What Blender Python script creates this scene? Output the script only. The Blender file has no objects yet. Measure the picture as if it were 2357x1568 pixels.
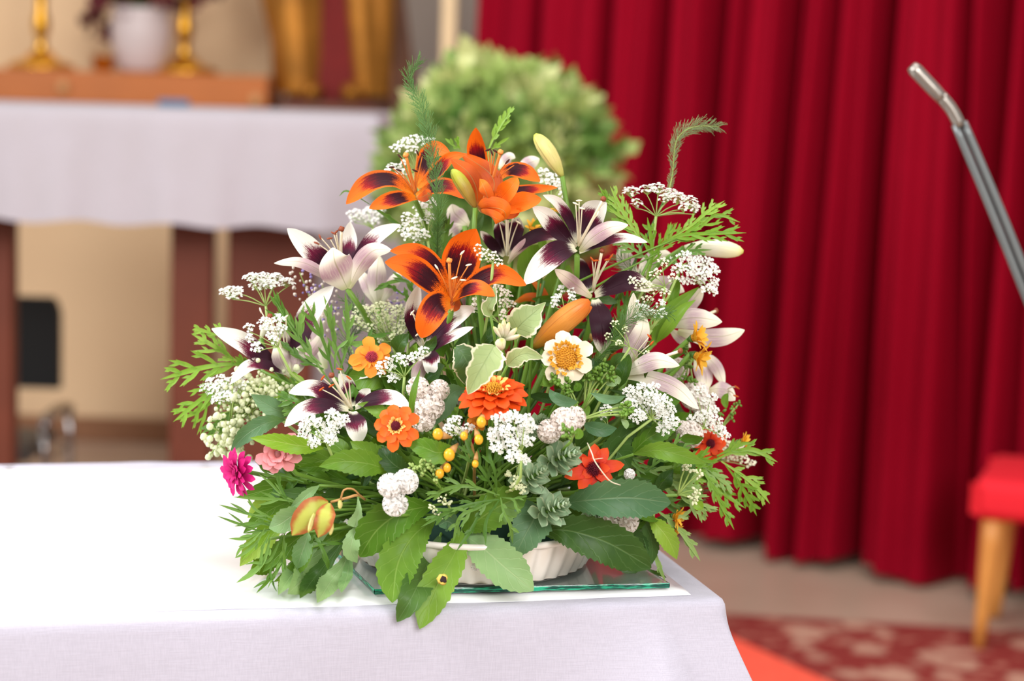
import bpy, math, random
import numpy as np
from mathutils import Vector, Matrix, noise

PI = math.pi
SC = bpy.context.scene
COL = SC.collection

# ---------------------------------------------------------------- camera
FPX, CX, CY = 4583.0, 1178.5, 784.0
CAM = Vector((0, 0, 1.5))
ROT = Matrix.Rotation(math.radians(90 - 7.25), 3, 'X') @ Matrix.Rotation(math.radians(1.8), 3, 'Z')
cd = bpy.data.cameras.new('camera'); cam = bpy.data.objects.new('camera', cd); COL.objects.link(cam)
cam.matrix_world = Matrix.Translation(CAM) @ ROT.to_4x4()
cd.sensor_width = 36.0; cd.lens = FPX * 36.0 / 2357.0; cd.clip_start = 0.05; cd.clip_end = 60
cd.dof.use_dof = True; cd.dof.focus_distance = 2.19; cd.dof.aperture_fstop = 2.9
SC.camera = cam
D0 = 2.306           # distance of the dish's middle
TZ = 0.945           # table top height
TF = [0.242, 2.166, -0.225, 0.974]      # a point on the table's front edge and the direction backwards

# ---------------------------------------------------------------- world, lights, exposure
w = bpy.data.worlds.new('daylight'); SC.world = w; w.use_nodes = True
w.node_tree.nodes['Background'].inputs['Color'].default_value = (1.0, 0.98, 0.965, 1)
w.node_tree.nodes['Background'].inputs['Strength'].default_value = 0.36
def area(name, loc, target, size, size_y, power, color):
    l = bpy.data.lights.new(name, 'AREA'); l.shape = 'RECTANGLE'; l.size = size; l.size_y = size_y
    l.energy = power; l.color = color
    o = bpy.data.objects.new(name, l); COL.objects.link(o); o.location = loc
    o.rotation_euler = (Vector(target) - Vector(loc)).to_track_quat('-Z', 'Y').to_euler()
    return o
area('window_light_left', (-3.6, 1.2, 3.4), (0, 2.4, 1.1), 2.2, 2.4, 185, (0.97, 0.98, 1.0))
area('window_light_front', (1.5, -1.6, 3.2), (0.2, 3.0, 1.0), 2.6, 2.0, 150, (1.0, 0.98, 0.96))
area('nave_light', (0.4, 3.0, 5.2), (0.6, 6.0, 0.9), 2.5, 2.5, 95, (1.0, 0.97, 0.94))
SC.view_settings.view_transform = 'Standard'; SC.view_settings.look = 'None'
SC.view_settings.gamma = 1.0; SC.view_settings.use_curve_mapping = False
SC.view_settings.exposure = 0.42

# ---------------------------------------------------------------- helpers
def ray(x, y): return ROT @ Vector(((x - CX) / FPX, -(y - CY) / FPX, -1))
def P(x, y, d=0.0):                       # the point seen at a pixel, d metres behind the dish's middle
    r = ray(x, y); q = CAM + r * ((D0 + d) / r.y)
    if abs(d) < .35 and q.z < TZ + .012:    # nothing sinks into the table: slide the point forward along its sight line
        q = CAM + r * ((TZ + .012 - CAM.z) / r.z); b = (q.x - TF[0]) * TF[2] + (q.y - TF[1]) * TF[3]
        if b < .012:
            b0 = (CAM.x - TF[0]) * TF[2] + (CAM.y - TF[1]) * TF[3]; k = r.x * TF[2] + r.y * TF[3]
            q = CAM + r * ((-.028 - b0) / k)
    return q
def PD(x, y, D): return P(x, y, D - D0)
def PZ(x, y, z=0.0):
    r = ray(x, y); return CAM + r * ((z - CAM.z) / r.z)
def px(D=D0): return D / FPX              # metres per pixel at a distance
RX, UP, TOW = (ROT @ Vector(v) for v in ((1, 0, 0), (0, 1, 0), (0, 0, 1)))

def lin(c):
    c = c / 255.0; return c / 12.92 if c <= 0.04045 else ((c + 0.055) / 1.055) ** 2.4
def rgb(r, g, b): return (lin(r), lin(g), lin(b), 1.0)

LOC = {}
def tagit(o, label=None, cat=None, group=None, kind=None):
    if label: o['label'] = label
    if cat: o['category'] = cat
    if group: o['group'] = group
    if kind: o['kind'] = kind
    return o
def thing(name, label, cat, loc, group=None):
    o = bpy.data.objects.new(name, None); COL.objects.link(o); o.location = loc
    o.empty_display_size = 0.02; LOC[o] = Vector(loc)
    return tagit(o, label, cat, group)

class MB:
    def __init__(s): s.v = []; s.f = []; s.uv = []; s.m = []
    def vert(s, p, uv=(0, 0)): s.v.append((p[0], p[1], p[2])); s.uv.append(uv); return len(s.v) - 1
    def face(s, idx, m=0): s.f.append(tuple(idx)); s.m.append(m)
    def build(s, name, mats, parent=None, label=None, smooth=True, kind=None, category=None, group=None):
        me = bpy.data.meshes.new(name)
        off = LOC.get(parent, Vector((0, 0, 0))) if parent else Vector((0, 0, 0))
        vs = [(a - off[0], b - off[1], c - off[2]) for a, b, c in s.v]
        me.from_pydata(vs, [], s.f)
        ul = me.uv_layers.new(name='UVMap')
        li = np.empty(len(me.loops), dtype=np.int32); me.loops.foreach_get('vertex_index', li)
        uv = np.array(s.uv, dtype=np.float32)[li]; ul.data.foreach_set('uv', uv.ravel())
        if not isinstance(mats, (list, tuple)): mats = [mats]
        for m in mats: me.materials.append(m)
        me.polygons.foreach_set('material_index', np.array(s.m, dtype=np.int32))
        if smooth: me.polygons.foreach_set('use_smooth', np.ones(len(me.polygons), dtype=bool))
        me.update()
        o = bpy.data.objects.new(name, me); COL.objects.link(o)
        if parent: o.parent = parent; LOC[o] = off
        tagit(o, label, category, group, kind)
        return o

def crom(pts, n):
    pts = [Vector(p) for p in pts]
    if len(pts) == 2: return [pts[0].lerp(pts[1], i / (n - 1)) for i in range(n)]
    L = [0]
    for a, b in zip(pts, pts[1:]): L.append(L[-1] + max((b - a).length, 1e-6))
    ext = [pts[0] * 2 - pts[1]] + pts + [pts[-1] * 2 - pts[-2]]
    out = []
    for i in range(n):
        t = L[-1] * i / (n - 1); k = 0
        while k < len(pts) - 2 and t > L[k + 1]: k += 1
        u = (t - L[k]) / (L[k + 1] - L[k])
        a, b, c, d = ext[k:k + 4]
        out.append(0.5 * ((2 * b) + (c - a) * u + (2 * a - 5 * b + 4 * c - d) * u * u + (3 * b - 3 * c + d - a) * u ** 3))
    return out
def itp(tab, u):
    for (a, x), (b, y) in zip(tab, tab[1:]):
        if u <= b: return x + (y - x) * (u - a) / (b - a) if b > a else y
    return tab[-1][1]

LILY = [(0, .30), (.15, .5), (.35, .86), (.52, 1), (.72, .9), (.86, .62), (.95, .34), (1, .05)]
LEAF = [(0, .08), (.08, .28), (.25, .78), (.45, 1), (.65, .88), (.82, .52), (.94, .2), (1, .01)]
BLUNT = [(0, .25), (.2, .55), (.5, .92), (.75, 1), (.9, .8), (.97, .5), (1, .15)]
LANCE = [(0, .14), (.12, .42), (.3, .78), (.5, .98), (.66, 1), (.8, .82), (.91, .5), (.97, .22), (1, .02)]
OVAL = [(0, .15), (.15, .6), (.4, 1), (.65, .95), (.85, .6), (1, .03)]
STRAP = [(0, .6), (.3, .9), (.6, 1), (.85, .7), (1, .02)]

def ribbon(mb, pts, nrm, width, prof, n=12, m=5, side=1, cup=.25, fold=0., wav=0., teeth=0, tdep=.12, seed=0, mat=0):
    """A blade along pts; nrm(p) gives the direction it faces; width is the full width in metres."""
    cs = crom(pts, n); base = len(mb.v); rnd = random.Random(seed)
    ph = rnd.uniform(0, 6)
    for i, c in enumerate(cs):
        u = i / (n - 1)
        T = (cs[min(i + 1, n - 1)] - cs[max(i - 1, 0)])
        T = T.normalized() if T.length > 1e-9 else Vector((0, 0, 1))
        V = nrm(c); W = T.cross(V)
        W = W.normalized() if W.length > 1e-6 else RX.copy()
        N = W.cross(T)
        hw = width * .5 * itp(prof, u)
        if teeth and .08 < u < .97:
            t = (u * teeth) % 1.0; hw *= 1 + tdep * (t - .5) * 2 * (1 - u * .3)
        for j in range(m):
            v = j / (m - 1) * 2 - 1
            d = (cup * v * v + fold * abs(v)) * hw * side + math.sin(u * 9 + ph + v * 2.2) * wav * hw * abs(v)
            p = c + W * (v * hw) + N * d
            mb.vert(p, (u, (v + 1) / 2))
    for i in range(n - 1):
        for j in range(m - 1):
            a = base + i * m + j; q = (a, a + 1, a + m + 1, a + m)
            mb.face(q if side > 0 else q[::-1], mat)

def facing(tw_x=0., tw_y=0.):              # blades turned to the viewer's side of the bunch, tilted by tw
    k = (TOW + RX * tw_x + UP * tw_y).normalized()
    return lambda p: k
def tube(mb, pts, r0, r1=None, n=8, sides=6, mat=0, cap=True, prof=None, rib=0):
    r1 = r0 if r1 is None else r1
    cs = crom(pts, n); base = len(mb.v); ref = Vector((.13, .31, .94))
    T0 = (cs[1] - cs[0]).normalized()
    A = T0.cross(ref).normalized()
    for i, c in enumerate(cs):
        u = i / (n - 1)
        T = (cs[min(i + 1, n - 1)] - cs[max(i - 1, 0)]).normalized()
        A = (A - T * A.dot(T)).normalized(); B = T.cross(A)
        r = (r0 + (r1 - r0) * u) * (itp(prof, u) if prof else 1)
        for j in range(sides):
            a = 2 * PI * j / sides
            rr = r * (1 + (rib * (math.cos(a * 3)) if rib else 0))
            mb.vert(c + A * (math.cos(a) * rr) + B * (math.sin(a) * rr), (u, j / sides))
    for i in range(n - 1):
        for j in range(sides):
            a = base + i * sides + j; b = base + i * sides + (j + 1) % sides
            mb.face((a, b, b + sides, a + sides), mat)
    if cap:
        mb.face(tuple(base + j for j in range(sides))[::-1], mat)
        mb.face(tuple(base + (n - 1) * sides + j for j in range(sides)), mat)
def blob(mb, c, r, seed=0, lump=0., seg=6, rings=4, axis=None, stretch=1., mat=0):
    c = Vector(c); ax = (axis or Vector((0, 0, 1))).normalized()
    A = ax.cross(Vector((.3, .8, .5))).normalized(); B = ax.cross(A)
    base = len(mb.v); mb.vert(c + ax * r * stretch, (1, .5))
    for i in range(1, rings):
        th = PI * i / rings
        for j in range(seg):
            a = 2 * PI * j / seg + i * .4
            k = 1 + lump * (noise.noise(Vector((i * 1.7 + seed, j * 1.3, seed * .37))))
            mb.vert(c + ax * (math.cos(th) * r * stretch * k) + (A * math.cos(a) + B * math.sin(a)) * (math.sin(th) * r * k), (math.cos(th) * .5 + .5, j / seg))
    e = mb.vert(c - ax * r * stretch, (0, .5))
    for j in range(seg): mb.face((base, base + 1 + j, base + 1 + (j + 1) % seg), mat)
    for i in range(rings - 2):
        for j in range(seg):
            a = base + 1 + i * seg + j; b = base + 1 + i * seg + (j + 1) % seg
            mb.face((a, a + seg, b + seg, b), mat)
    for j in range(seg):
        a = base + 1 + (rings - 2) * seg
        mb.face((e, a + (j + 1) % seg, a + j), mat)
def box(mb, c, sx, sy, sz, rot=0., mat=0, bev=0.):
    c = Vector(c); R = Matrix.Rotation(rot, 3, 'Z'); b = bev
    # a chamfered box: 24 corner points
    idx = {}
    for X in (-1, 1):
        for Y in (-1, 1):
            for Z in (-1, 1):
                h = Vector((X * sx / 2, Y * sy / 2, Z * sz / 2))
                for k, s in enumerate((Vector((0, Y, Z)), Vector((X, 0, Z)), Vector((X, Y, 0)))):
                    p = h - Vector((s.x * b, s.y * b, s.z * b)); q = R @ p + c
                    idx[(X, Y, Z, k)] = mb.vert(q, (p.x + p.y, p.z))
    for s in (-1, 1):
        def fc(l): mb.face(l if s > 0 else l[::-1], mat)
        fc([idx[(s, -1, -1, 0)], idx[(s, 1, -1, 0)], idx[(s, 1, 1, 0)], idx[(s, -1, 1, 0)]])
        fc([idx[(-1, s, -1, 1)], idx[(-1, s, 1, 1)], idx[(1, s, 1, 1)], idx[(1, s, -1, 1)]])
        fc([idx[(-1, -1, s, 2)], idx[(1, -1, s, 2)], idx[(1, 1, s, 2)], idx[(-1, 1, s, 2)]])
    if b > 0:
        for a in (-1, 1):
            for c2 in (-1, 1):
                s = a * c2
                def fe(l): mb.face(l if s > 0 else l[::-1], mat)
                fe([idx[(a, c2, -1, 1)], idx[(a, c2, 1, 1)], idx[(a, c2, 1, 0)], idx[(a, c2, -1, 0)]][::-1])
                fe([idx[(a, -1, c2, 0)], idx[(a, 1, c2, 0)], idx[(a, 1, c2, 2)], idx[(a, -1, c2, 2)]])
                fe([idx[(-1, a, c2, 1)], idx[(-1, a, c2, 2)], idx[(1, a, c2, 2)], idx[(1, a, c2, 1)]])
        for X in (-1, 1):
            for Y in (-1, 1):
                for Z in (-1, 1):
                    l = [idx[(X, Y, Z, k)] for k in range(3)]
                    mb.face(l if X * Y * Z > 0 else l[::-1], mat)
def lathe(mb, c, prof, seg=24, mat=0, flute=0, fdep=0.):
    c = Vector(c); base = len(mb.v); n = len(prof)
    for i, (r, z) in enumerate(prof):
        for j in range(seg):
            a = 2 * PI * j / seg; rr = r
            if flute: rr = r - fdep * (abs(math.sin(a * flute / 2)) ** 2)
            mb.vert(c + Vector((math.cos(a) * rr, math.sin(a) * rr, z)), (i / (n - 1), j / seg))
    for i in range(n - 1):
        for j in range(seg):
            a = base + i * seg + j; b = base + i * seg + (j + 1) % seg
            mb.face((a, b, b + seg, a + seg), mat)
    return base

# ---------------------------------------------------------------- materials
class NT:
    def __init__(s, name):
        s.mat = bpy.data.materials.new(name); s.mat.use_nodes = True; s.t = s.mat.node_tree; s.t.nodes.clear()
        s.out = s.n('ShaderNodeOutputMaterial')
    def n(s, typ, **kw):
        nd = s.t.nodes.new(typ)
        for k, v in kw.items(): setattr(nd, k, v)
        return nd
    def set(s, sock, v):
        if isinstance(v, bpy.types.NodeSocket): s.t.links.new(v, sock)
        else: sock.default_value = v
    def math(s, op, a, b=0., c=None, clamp=False):
        nd = s.n('ShaderNodeMath', operation=op, use_clamp=clamp); s.set(nd.inputs[0], a); s.set(nd.inputs[1], b)
        if c is not None: s.set(nd.inputs[2], c)
        return nd.outputs[0]
    def step(s, x, a, b):
        nd = s.n('ShaderNodeMapRange', interpolation_type='SMOOTHSTEP'); s.set(nd.inputs['Value'], x)
        s.set(nd.inputs['From Min'], a); s.set(nd.inputs['From Max'], b); return nd.outputs[0]
    def mix(s, f, a, b):
        nd = s.n('ShaderNodeMix', data_type='RGBA'); s.set(nd.inputs[0], f); s.set(nd.inputs[6], a); s.set(nd.inputs[7], b)
        return nd.outputs[2]
    def ramp(s, f, stops):
        nd = s.n('ShaderNodeValToRGB'); s.set(nd.inputs[0], f); e = nd.color_ramp.elements
        while len(e) > 1: e.remove(e[-1])
        e[0].position = stops[0][0]; e[0].color = stops[0][1]
        for p, c in stops[1:]: q = e.new(p); q.color = c
        return nd.outputs[0]
    def uv(s):
        nd = s.n('ShaderNodeUVMap'); sp = s.n('ShaderNodeSeparateXYZ'); s.t.links.new(nd.outputs[0], sp.inputs[0])
        return nd.outputs[0], sp.outputs[0], sp.outputs[1]
    def vec(s, x, y, z=0.):
        nd = s.n('ShaderNodeCombineXYZ'); s.set(nd.inputs[0], x); s.set(nd.inputs[1], y); s.set(nd.inputs[2], z); return nd.outputs[0]
    def noise(s, vec, scale, detail=3., rough=.5, out=0):
        nd = s.n('ShaderNodeTexNoise'); nd.inputs['Scale'].default_value = scale; nd.inputs['Detail'].default_value = detail
        nd.inputs['Roughness'].default_value = rough
        if vec is not None: s.t.links.new(vec, nd.inputs['Vector'])
        return nd.outputs[out]
    def obj(s): return s.n('ShaderNodeTexCoord').outputs['Object']
    def pos(s): return s.n('ShaderNodeNewGeometry').outputs['Position']
    def scaled(s, vec, k):
        nd = s.n('ShaderNodeMapping'); s.t.links.new(vec, nd.inputs[0]); nd.inputs['Scale'].default_value = k; return nd.outputs[0]
    def bump(s, h, strength=.3, dist=.001):
        nd = s.n('ShaderNodeBump'); s.set(nd.inputs['Height'], h); nd.inputs['Strength'].default_value = strength
        nd.inputs['Distance'].default_value = dist; return nd.outputs[0]
    def rand(s): return s.n('ShaderNodeObjectInfo').outputs['Random']
    def finish(s, color, rough=.5, spec=.4, trans=0., bump=None, metal=0., sheen=0., tcol=None, coat=0.):
        b = s.n('ShaderNodeBsdfPrincipled'); s.set(b.inputs['Base Color'], color); s.set(b.inputs['Roughness'], rough)
        b.inputs['Specular IOR Level'].default_value = spec; b.inputs['Metallic'].default_value = metal
        b.inputs['Sheen Weight'].default_value = sheen; b.inputs['Coat Weight'].default_value = coat
        if bump is not None: s.t.links.new(bump, b.inputs['Normal'])
        sh = b.outputs[0]
        if trans:
            t = s.n('ShaderNodeBsdfTranslucent'); s.set(t.inputs[0], tcol if tcol is not None else color)
            mx = s.n('ShaderNodeMixShader'); mx.inputs[0].default_value = trans
            s.t.links.new(sh, mx.inputs[1]); s.t.links.new(t.outputs[0], mx.inputs[2]); sh = mx.outputs[0]
        s.t.links.new(sh, s.out.inputs[0]); return s.mat
def plain(name, col, rough=.5, var=.12, scale=30., **kw):
    t = NT(name); n = t.noise(t.obj(), scale)
    dark = tuple(c * (1 - var * 2) for c in col[:3]) + (1,); lite = tuple(min(1, c * (1 + var)) for c in col[:3]) + (1,)
    return t.finish(t.mix(n, dark, lite), rough, **kw)

def lily_mat(name, base, blotch, edge, tip, outer, outer2, lo, hi, hue=.5, spots=True):
    t = NT(name); uv, u, v = t.uv(); r = t.rand()
    va = t.math('ABSOLUTE', t.math('SUBTRACT', v, .5))                 # 0 on the midrib, .5 on the margin
    st = t.noise(t.vec(t.math('MULTIPLY', u, 2.5), t.math('MULTIPLY', v, 22.), t.math('MULTIPLY', r, 30.)), 1.6, 4., .65)
    fine = t.noise(t.vec(t.math('MULTIPLY', u, 30.), t.math('MULTIPLY', v, 40.), r), 2., 2.)
    e = t.math('ADD', t.math('MULTIPLY', t.math('SUBTRACT', st, .5), .36), t.math('MULTIPLY', t.math('SUBTRACT', fine, .5), .22))
    uu = t.math('ADD', u, e)
    a = t.step(uu, lo - .04, lo + .06)
    hi2 = t.math('SUBTRACT', hi, t.math('MULTIPLY', va, .25))
    b = t.math('SUBTRACT', 1., t.step(uu, t.math('SUBTRACT', hi2, .06), t.math('ADD', hi2, .06)))
    c = t.math('SUBTRACT', 1., t.step(t.math('ADD', va, t.math('MULTIPLY', e, .3)), hue - .06, hue))
    f = t.math('MULTIPLY', t.math('MULTIPLY', a, b), c)
    dcol = t.mix(t.step(uu, hi - .28, hi), blotch, edge)
    bcol = t.mix(t.step(u, .0, .3), base, tip)
    if spots:
        vo = t.n('ShaderNodeTexVoronoi'); vo.inputs['Scale'].default_value = 26.
        t.t.links.new(t.vec(t.math('MULTIPLY', u, 1.6), v, r), vo.inputs['Vector'])
        sp = t.math('MULTIPLY', t.math('LESS_THAN', vo.outputs['Distance'], .26), t.math('MULTIPLY', t.math('LESS_THAN', u, .42), t.math('GREATER_THAN', u, .10)))
        bcol = t.mix(sp, bcol, blotch)
    inner = t.mix(f, bcol, dcol)
    rib = t.math('SUBTRACT', 1., t.step(va, .0, .035))
    om = t.mix(t.math('MULTIPLY', t.step(u, .25, .5), t.math('SUBTRACT', 1., t.step(u, .55, .85))), outer, outer2)
    om = t.mix(t.math('MULTIPLY', t.step(st, .4, .7), .4), om, outer)
    om = t.mix(t.math('MULTIPLY', t.math('SUBTRACT', 1., t.step(u, .02, .22)), .6), om, rgb(190, 200, 120))
    om = t.mix(t.math('MULTIPLY', rib, .55), om, rgb(150, 150, 90))
    bf = t.n('ShaderNodeNewGeometry').outputs['Backfacing']
    col = t.mix(bf, inner, om)
    h = t.math('ADD', st, t.math('MULTIPLY', rib, -1.))
    return t.finish(col, .5, .25, .16, t.bump(h, .35, .0012))

M = {}
M['orange_lily'] = lily_mat('orange_lily_petal', rgb(236, 140, 30), rgb(52, 12, 26), rgb(165, 12, 20), rgb(242, 108, 18), rgb(216, 96, 24), rgb(176, 74, 30), .25, .74, .42)
M['orange_lily_plain'] = lily_mat('orange_lily_small_blotch', rgb(236, 140, 30), rgb(120, 14, 22), rgb(170, 20, 20), rgb(244, 116, 20), rgb(236, 116, 24), rgb(210, 92, 24), .0, .34, .40)
M['white_lily'] = lily_mat('maroon_white_lily_petal', rgb(238, 234, 205), rgb(54, 14, 36), rgb(128, 18, 62), rgb(250, 246, 236), rgb(240, 230, 212), rgb(186, 148, 160), .10, .68, .60, False)
M['white_lily_dark'] = lily_mat('dark_maroon_lily_petal', rgb(238, 234, 205), rgb(48, 12, 30), rgb(100, 14, 46), rgb(246, 238, 222), rgb(226, 206, 186), rgb(160, 120, 125), .10, .90, .62, False)
M['pale_lily'] = lily_mat('pale_mauve_lily_petal', rgb(236, 234, 190), rgb(150, 100, 120), rgb(170, 120, 140), rgb(248, 240, 230), rgb(244, 238, 216), rgb(184, 156, 164), .22, .45, .4, False)

def bud_mat(name, stops, streak=.25, dark=(60, 50, 20)):
    t = NT(name); uv, u, v = t.uv()
    st = t.noise(t.vec(t.math('MULTIPLY', u, 2.), t.math('MULTIPLY', v, 30.)), 2., 3.)
    c = t.ramp(u, stops); c = t.mix(t.math('MULTIPLY', t.step(st, .5, .8), streak), c, rgb(*dark))
    g = t.math('ABSOLUTE', t.math('SINE', t.math('MULTIPLY', v, PI * 3)))
    c = t.mix(t.math('MULTIPLY', t.math('SUBTRACT', 1., t.step(g, .0, .22)), .45), c, rgb(*dark))
    return t.finish(c, .4, .4, .12, t.bump(st, .3, .001))
M['bud_yellow'] = bud_mat('yellow_lily_bud', [(0, rgb(190, 190, 90)), (.35, rgb(222, 206, 130)), (.8, rgb(232, 224, 140)), (1, rgb(222, 226, 90))], .35, (110, 70, 30))
M['bud_orange'] = bud_mat('orange_lily_bud', [(0, rgb(130, 110, 30)), (.25, rgb(210, 130, 40)), (.6, rgb(240, 158, 70)), (1, rgb(226, 110, 30))], .35, (160, 70, 20))
M['bud_green'] = bud_mat('green_lily_bud', [(0, rgb(150, 120, 50)), (.5, rgb(170, 140, 50)), (.8, rgb(190, 190, 60)), (1, rgb(200, 215, 80))], .4, (110, 90, 20))
M['bud_cream'] = bud_mat('cream_lily_bud', [(0, rgb(215, 220, 180)), (.5, rgb(244, 238, 220)), (.9, rgb(246, 242, 190)), (1, rgb(235, 232, 110))], .15, (200, 190, 140))

def leaf_mat(name, c1, c2, vein, trans=.25, rough=.42, nv=7., edge=None, under=None):
    t = NT(name); uv, u, v = t.uv(); r = t.rand()
    va = t.math('ABSOLUTE', t.math('SUBTRACT', v, .5))
    n = t.noise(t.pos(), 45., 3.)
    k = t.math('ADD', t.math('MULTIPLY', n, .7), t.math('MULTIPLY', t.math('SUBTRACT', r, .5), .9), clamp=True)
    c = t.mix(k, c1, c2)
    sv = t.math('FRACT', t.math('SUBTRACT', t.math('MULTIPLY', u, nv), t.math('MULTIPLY', va, nv * .5)))
    sv = t.math('SUBTRACT', 1., t.step(t.math('ABSOLUTE', t.math('SUBTRACT', sv, .5)), .0, .09))
    rib = t.math('SUBTRACT', 1., t.step(va, .0, .035))
    veins = t.math('MAXIMUM', rib, t.math('MULTIPLY', sv, .45))
    c = t.mix(t.math('MULTIPLY', veins, .5), c, vein)
    if edge is not None:
        ee = t.noise(t.pos(), 160., 2.)
        c = t.mix(t.step(t.math('ADD', va, t.math('MULTIPLY', t.math('SUBTRACT', ee, .5), .12)), .39, .45), c, edge)
    if under is not None:
        c = t.mix(t.n('ShaderNodeNewGeometry').outputs['Backfacing'], c, under)
    h = t.math('SUBTRACT', n, veins)
    tc = t.mix(.5, c, rgb(170, 200, 40))
    return t.finish(c, rough, .25, trans * .8, t.bump(h, .4, .0012), tcol=tc)
M['leaf'] = leaf_mat('serrated_leaf', rgb(78, 120, 30), rgb(128, 166, 60), rgb(150, 180, 90), under=rgb(130, 160, 100))
M['leaf_deep'] = leaf_mat('deep_green_leaf', rgb(46, 80, 32), rgb(82, 118, 54), rgb(110, 140, 85))
M['leaf_blue'] = leaf_mat('blue_green_leaf', rgb(74, 112, 76), rgb(112, 146, 104), rgb(135, 160, 120))
M['leaf_grey'] = leaf_mat('grey_green_leaf', rgb(118, 156, 100), rgb(160, 190, 130), rgb(180, 200, 150))
M['leaf_lime'] = leaf_mat('lime_leaf', rgb(120, 160, 40), rgb(162, 190, 74), rgb(190, 210, 110))
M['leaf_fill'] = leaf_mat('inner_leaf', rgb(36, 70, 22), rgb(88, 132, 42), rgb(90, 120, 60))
M['leaf_varieg'] = leaf_mat('variegated_leaf', rgb(152, 174, 116), rgb(186, 200, 142), rgb(140, 165, 110), nv=6., edge=rgb(240, 232, 200))
M['leaf_varieg_dark'] = leaf_mat('dark_variegated_leaf', rgb(74, 104, 62), rgb(100, 128, 78), rgb(120, 150, 100), nv=6., edge=rgb(232, 222, 190))
M['cut'] = leaf_mat('cut_leaf', rgb(112, 154, 44), rgb(158, 194, 84), rgb(160, 190, 90), .3, nv=0.)
M['cut_deep'] = leaf_mat('deep_cut_leaf', rgb(78, 118, 42), rgb(122, 160, 76), rgb(130, 160, 90), .25, nv=0.)
M['cut_pale'] = leaf_mat('pale_cut_leaf', rgb(136, 168, 92), rgb(168, 192, 118), rgb(180, 200, 130), .3, nv=0.)
M['needle'] = plain('fern_needle', rgb(112, 156, 84), .5, trans=.25)
M['needle_pale'] = plain('pale_fern_needle', rgb(150, 172, 118), .5, trans=.2)
M['stem'] = plain('green_stem', rgb(108, 146, 52), .45, .2)
M['stem_deep'] = plain('deep_green_stem', rgb(74, 110, 40), .45, .2)
M['stem_pale'] = plain('pale_stem', rgb(160, 184, 100), .45, .15)
M['succulent'] = leaf_mat('spurge_leaf', rgb(156, 186, 150), rgb(200, 218, 186), rgb(214, 224, 196), .1, nv=0., edge=rgb(222, 230, 200))
M['floret'] = plain('white_floret', rgb(253, 252, 246), .6, .02, trans=.25)
M['floret_cream'] = plain('cream_floret', rgb(248, 243, 218), .6, .04, trans=.2)
M['floret_pink'] = plain('blush_floret', rgb(246, 232, 220), .6, .04, trans=.2)
M['floret_green'] = plain('green_white_floret', rgb(242, 246, 204), .6, .08, trans=.2)
M['pompon'] = plain('white_pompon_petal', rgb(254, 251, 248), .7, .02, 200., trans=.3)
M['pompon_blush'] = plain('blush_pompon_petal', rgb(250, 241, 234), .7, .03, 200., trans=.3)
def petal_mat(name, base, mid, tip, under=None, trans=.2):
    t = NT(name); uv, u, v = t.uv()
    st = t.noise(t.vec(t.math('MULTIPLY', u, 2.), t.math('MULTIPLY', v, 18.), t.rand()), 2., 3.)
    c = t.ramp(t.math('ADD', u, t.math('MULTIPLY', t.math('SUBTRACT', st, .5), .15)), [(0, base), (.35, mid), (1, tip)])
    if under is not None: c = t.mix(t.n('ShaderNodeNewGeometry').outputs['Backfacing'], c, under)
    return t.finish(c, .5, .3, trans, t.bump(st, .3, .001))
M['zin_orange'] = petal_mat('orange_zinnia_petal', rgb(220, 70, 14), rgb(240, 96, 16), rgb(244, 110, 24), rgb(225, 120, 60))
M['zin_amber'] = petal_mat('amber_zinnia_petal', rgb(222, 100, 20), rgb(242, 140, 34), rgb(244, 150, 44), rgb(226, 140, 70))
M['zin_red'] = petal_mat('vermilion_zinnia_petal', rgb(190, 36, 10), rgb(232, 74, 16), rgb(238, 88, 20), rgb(214, 90, 40))
M['zin_scarlet'] = petal_mat('scarlet_zinnia_petal', rgb(130, 14, 12), rgb(212, 44, 12), rgb(232, 84, 20), rgb(190, 60, 30))
M['zin_magenta'] = petal_mat('magenta_zinnia_petal', rgb(150, 10, 80), rgb(204, 14, 112), rgb(216, 24, 124), rgb(170, 60, 100))
M['zin_pink'] = petal_mat('pink_zinnia_petal', rgb(226, 110, 90), rgb(232, 140, 140), rgb(240, 160, 165), rgb(230, 170, 160))
M['zin_cream'] = petal_mat('cream_zinnia_petal', rgb(240, 215, 160), rgb(246, 232, 200), rgb(248, 238, 214), rgb(235, 220, 190))
M['zin_eye'] = petal_mat('orange_yellow_floret', rgb(240, 160, 40), rgb(246, 190, 90), rgb(250, 214, 130))
M['yellow'] = petal_mat('yellow_petal', rgb(222, 160, 30), rgb(240, 176, 40), rgb(246, 194, 70))
M['disc_dark'] = plain('dark_red_disc', rgb(120, 14, 40), .7, .3, 300.)
M['disc_pink'] = plain('pink_disc', rgb(205, 70, 90), .7, .3, 300.)
M['disc_gold'] = plain('golden_disc', rgb(226, 160, 40), .7, .25, 300.)
M['fil_cream'] = plain('cream_filament', rgb(242, 230, 200), .45, .05)
M['fil_orange'] = plain('orange_filament', rgb(244, 150, 70), .45, .08)
M['anther_brown'] = plain('brown_anther', rgb(74, 32, 18), .8, .3, 200.)
M['anther_rust'] = plain('rust_anther', rgb(196, 84, 16), .8, .2, 200.)
M['stigma_brown'] = plain('brown_stigma', rgb(140, 66, 36), .5, .2)
M['berry'] = plain('yellow_berry', rgb(242, 178, 44), .3, .15, 60.)
M['calyx'] = plain('tan_calyx', rgb(200, 150, 90), .5, .2)
M['purple'] = plain('violet_floret', rgb(150, 130, 190), .6, .2)
t = NT('hellebore_bract'); _, u, v = t.uv(); va = t.math('ABSOLUTE', t.math('SUBTRACT', v, .5))
n = t.noise(t.pos(), 120., 3.)
c = t.mix(t.step(t.math('ADD', va, t.math('MULTIPLY', n, .35)), .30, .60), rgb(188, 190, 84), rgb(180, 100, 52))
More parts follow.
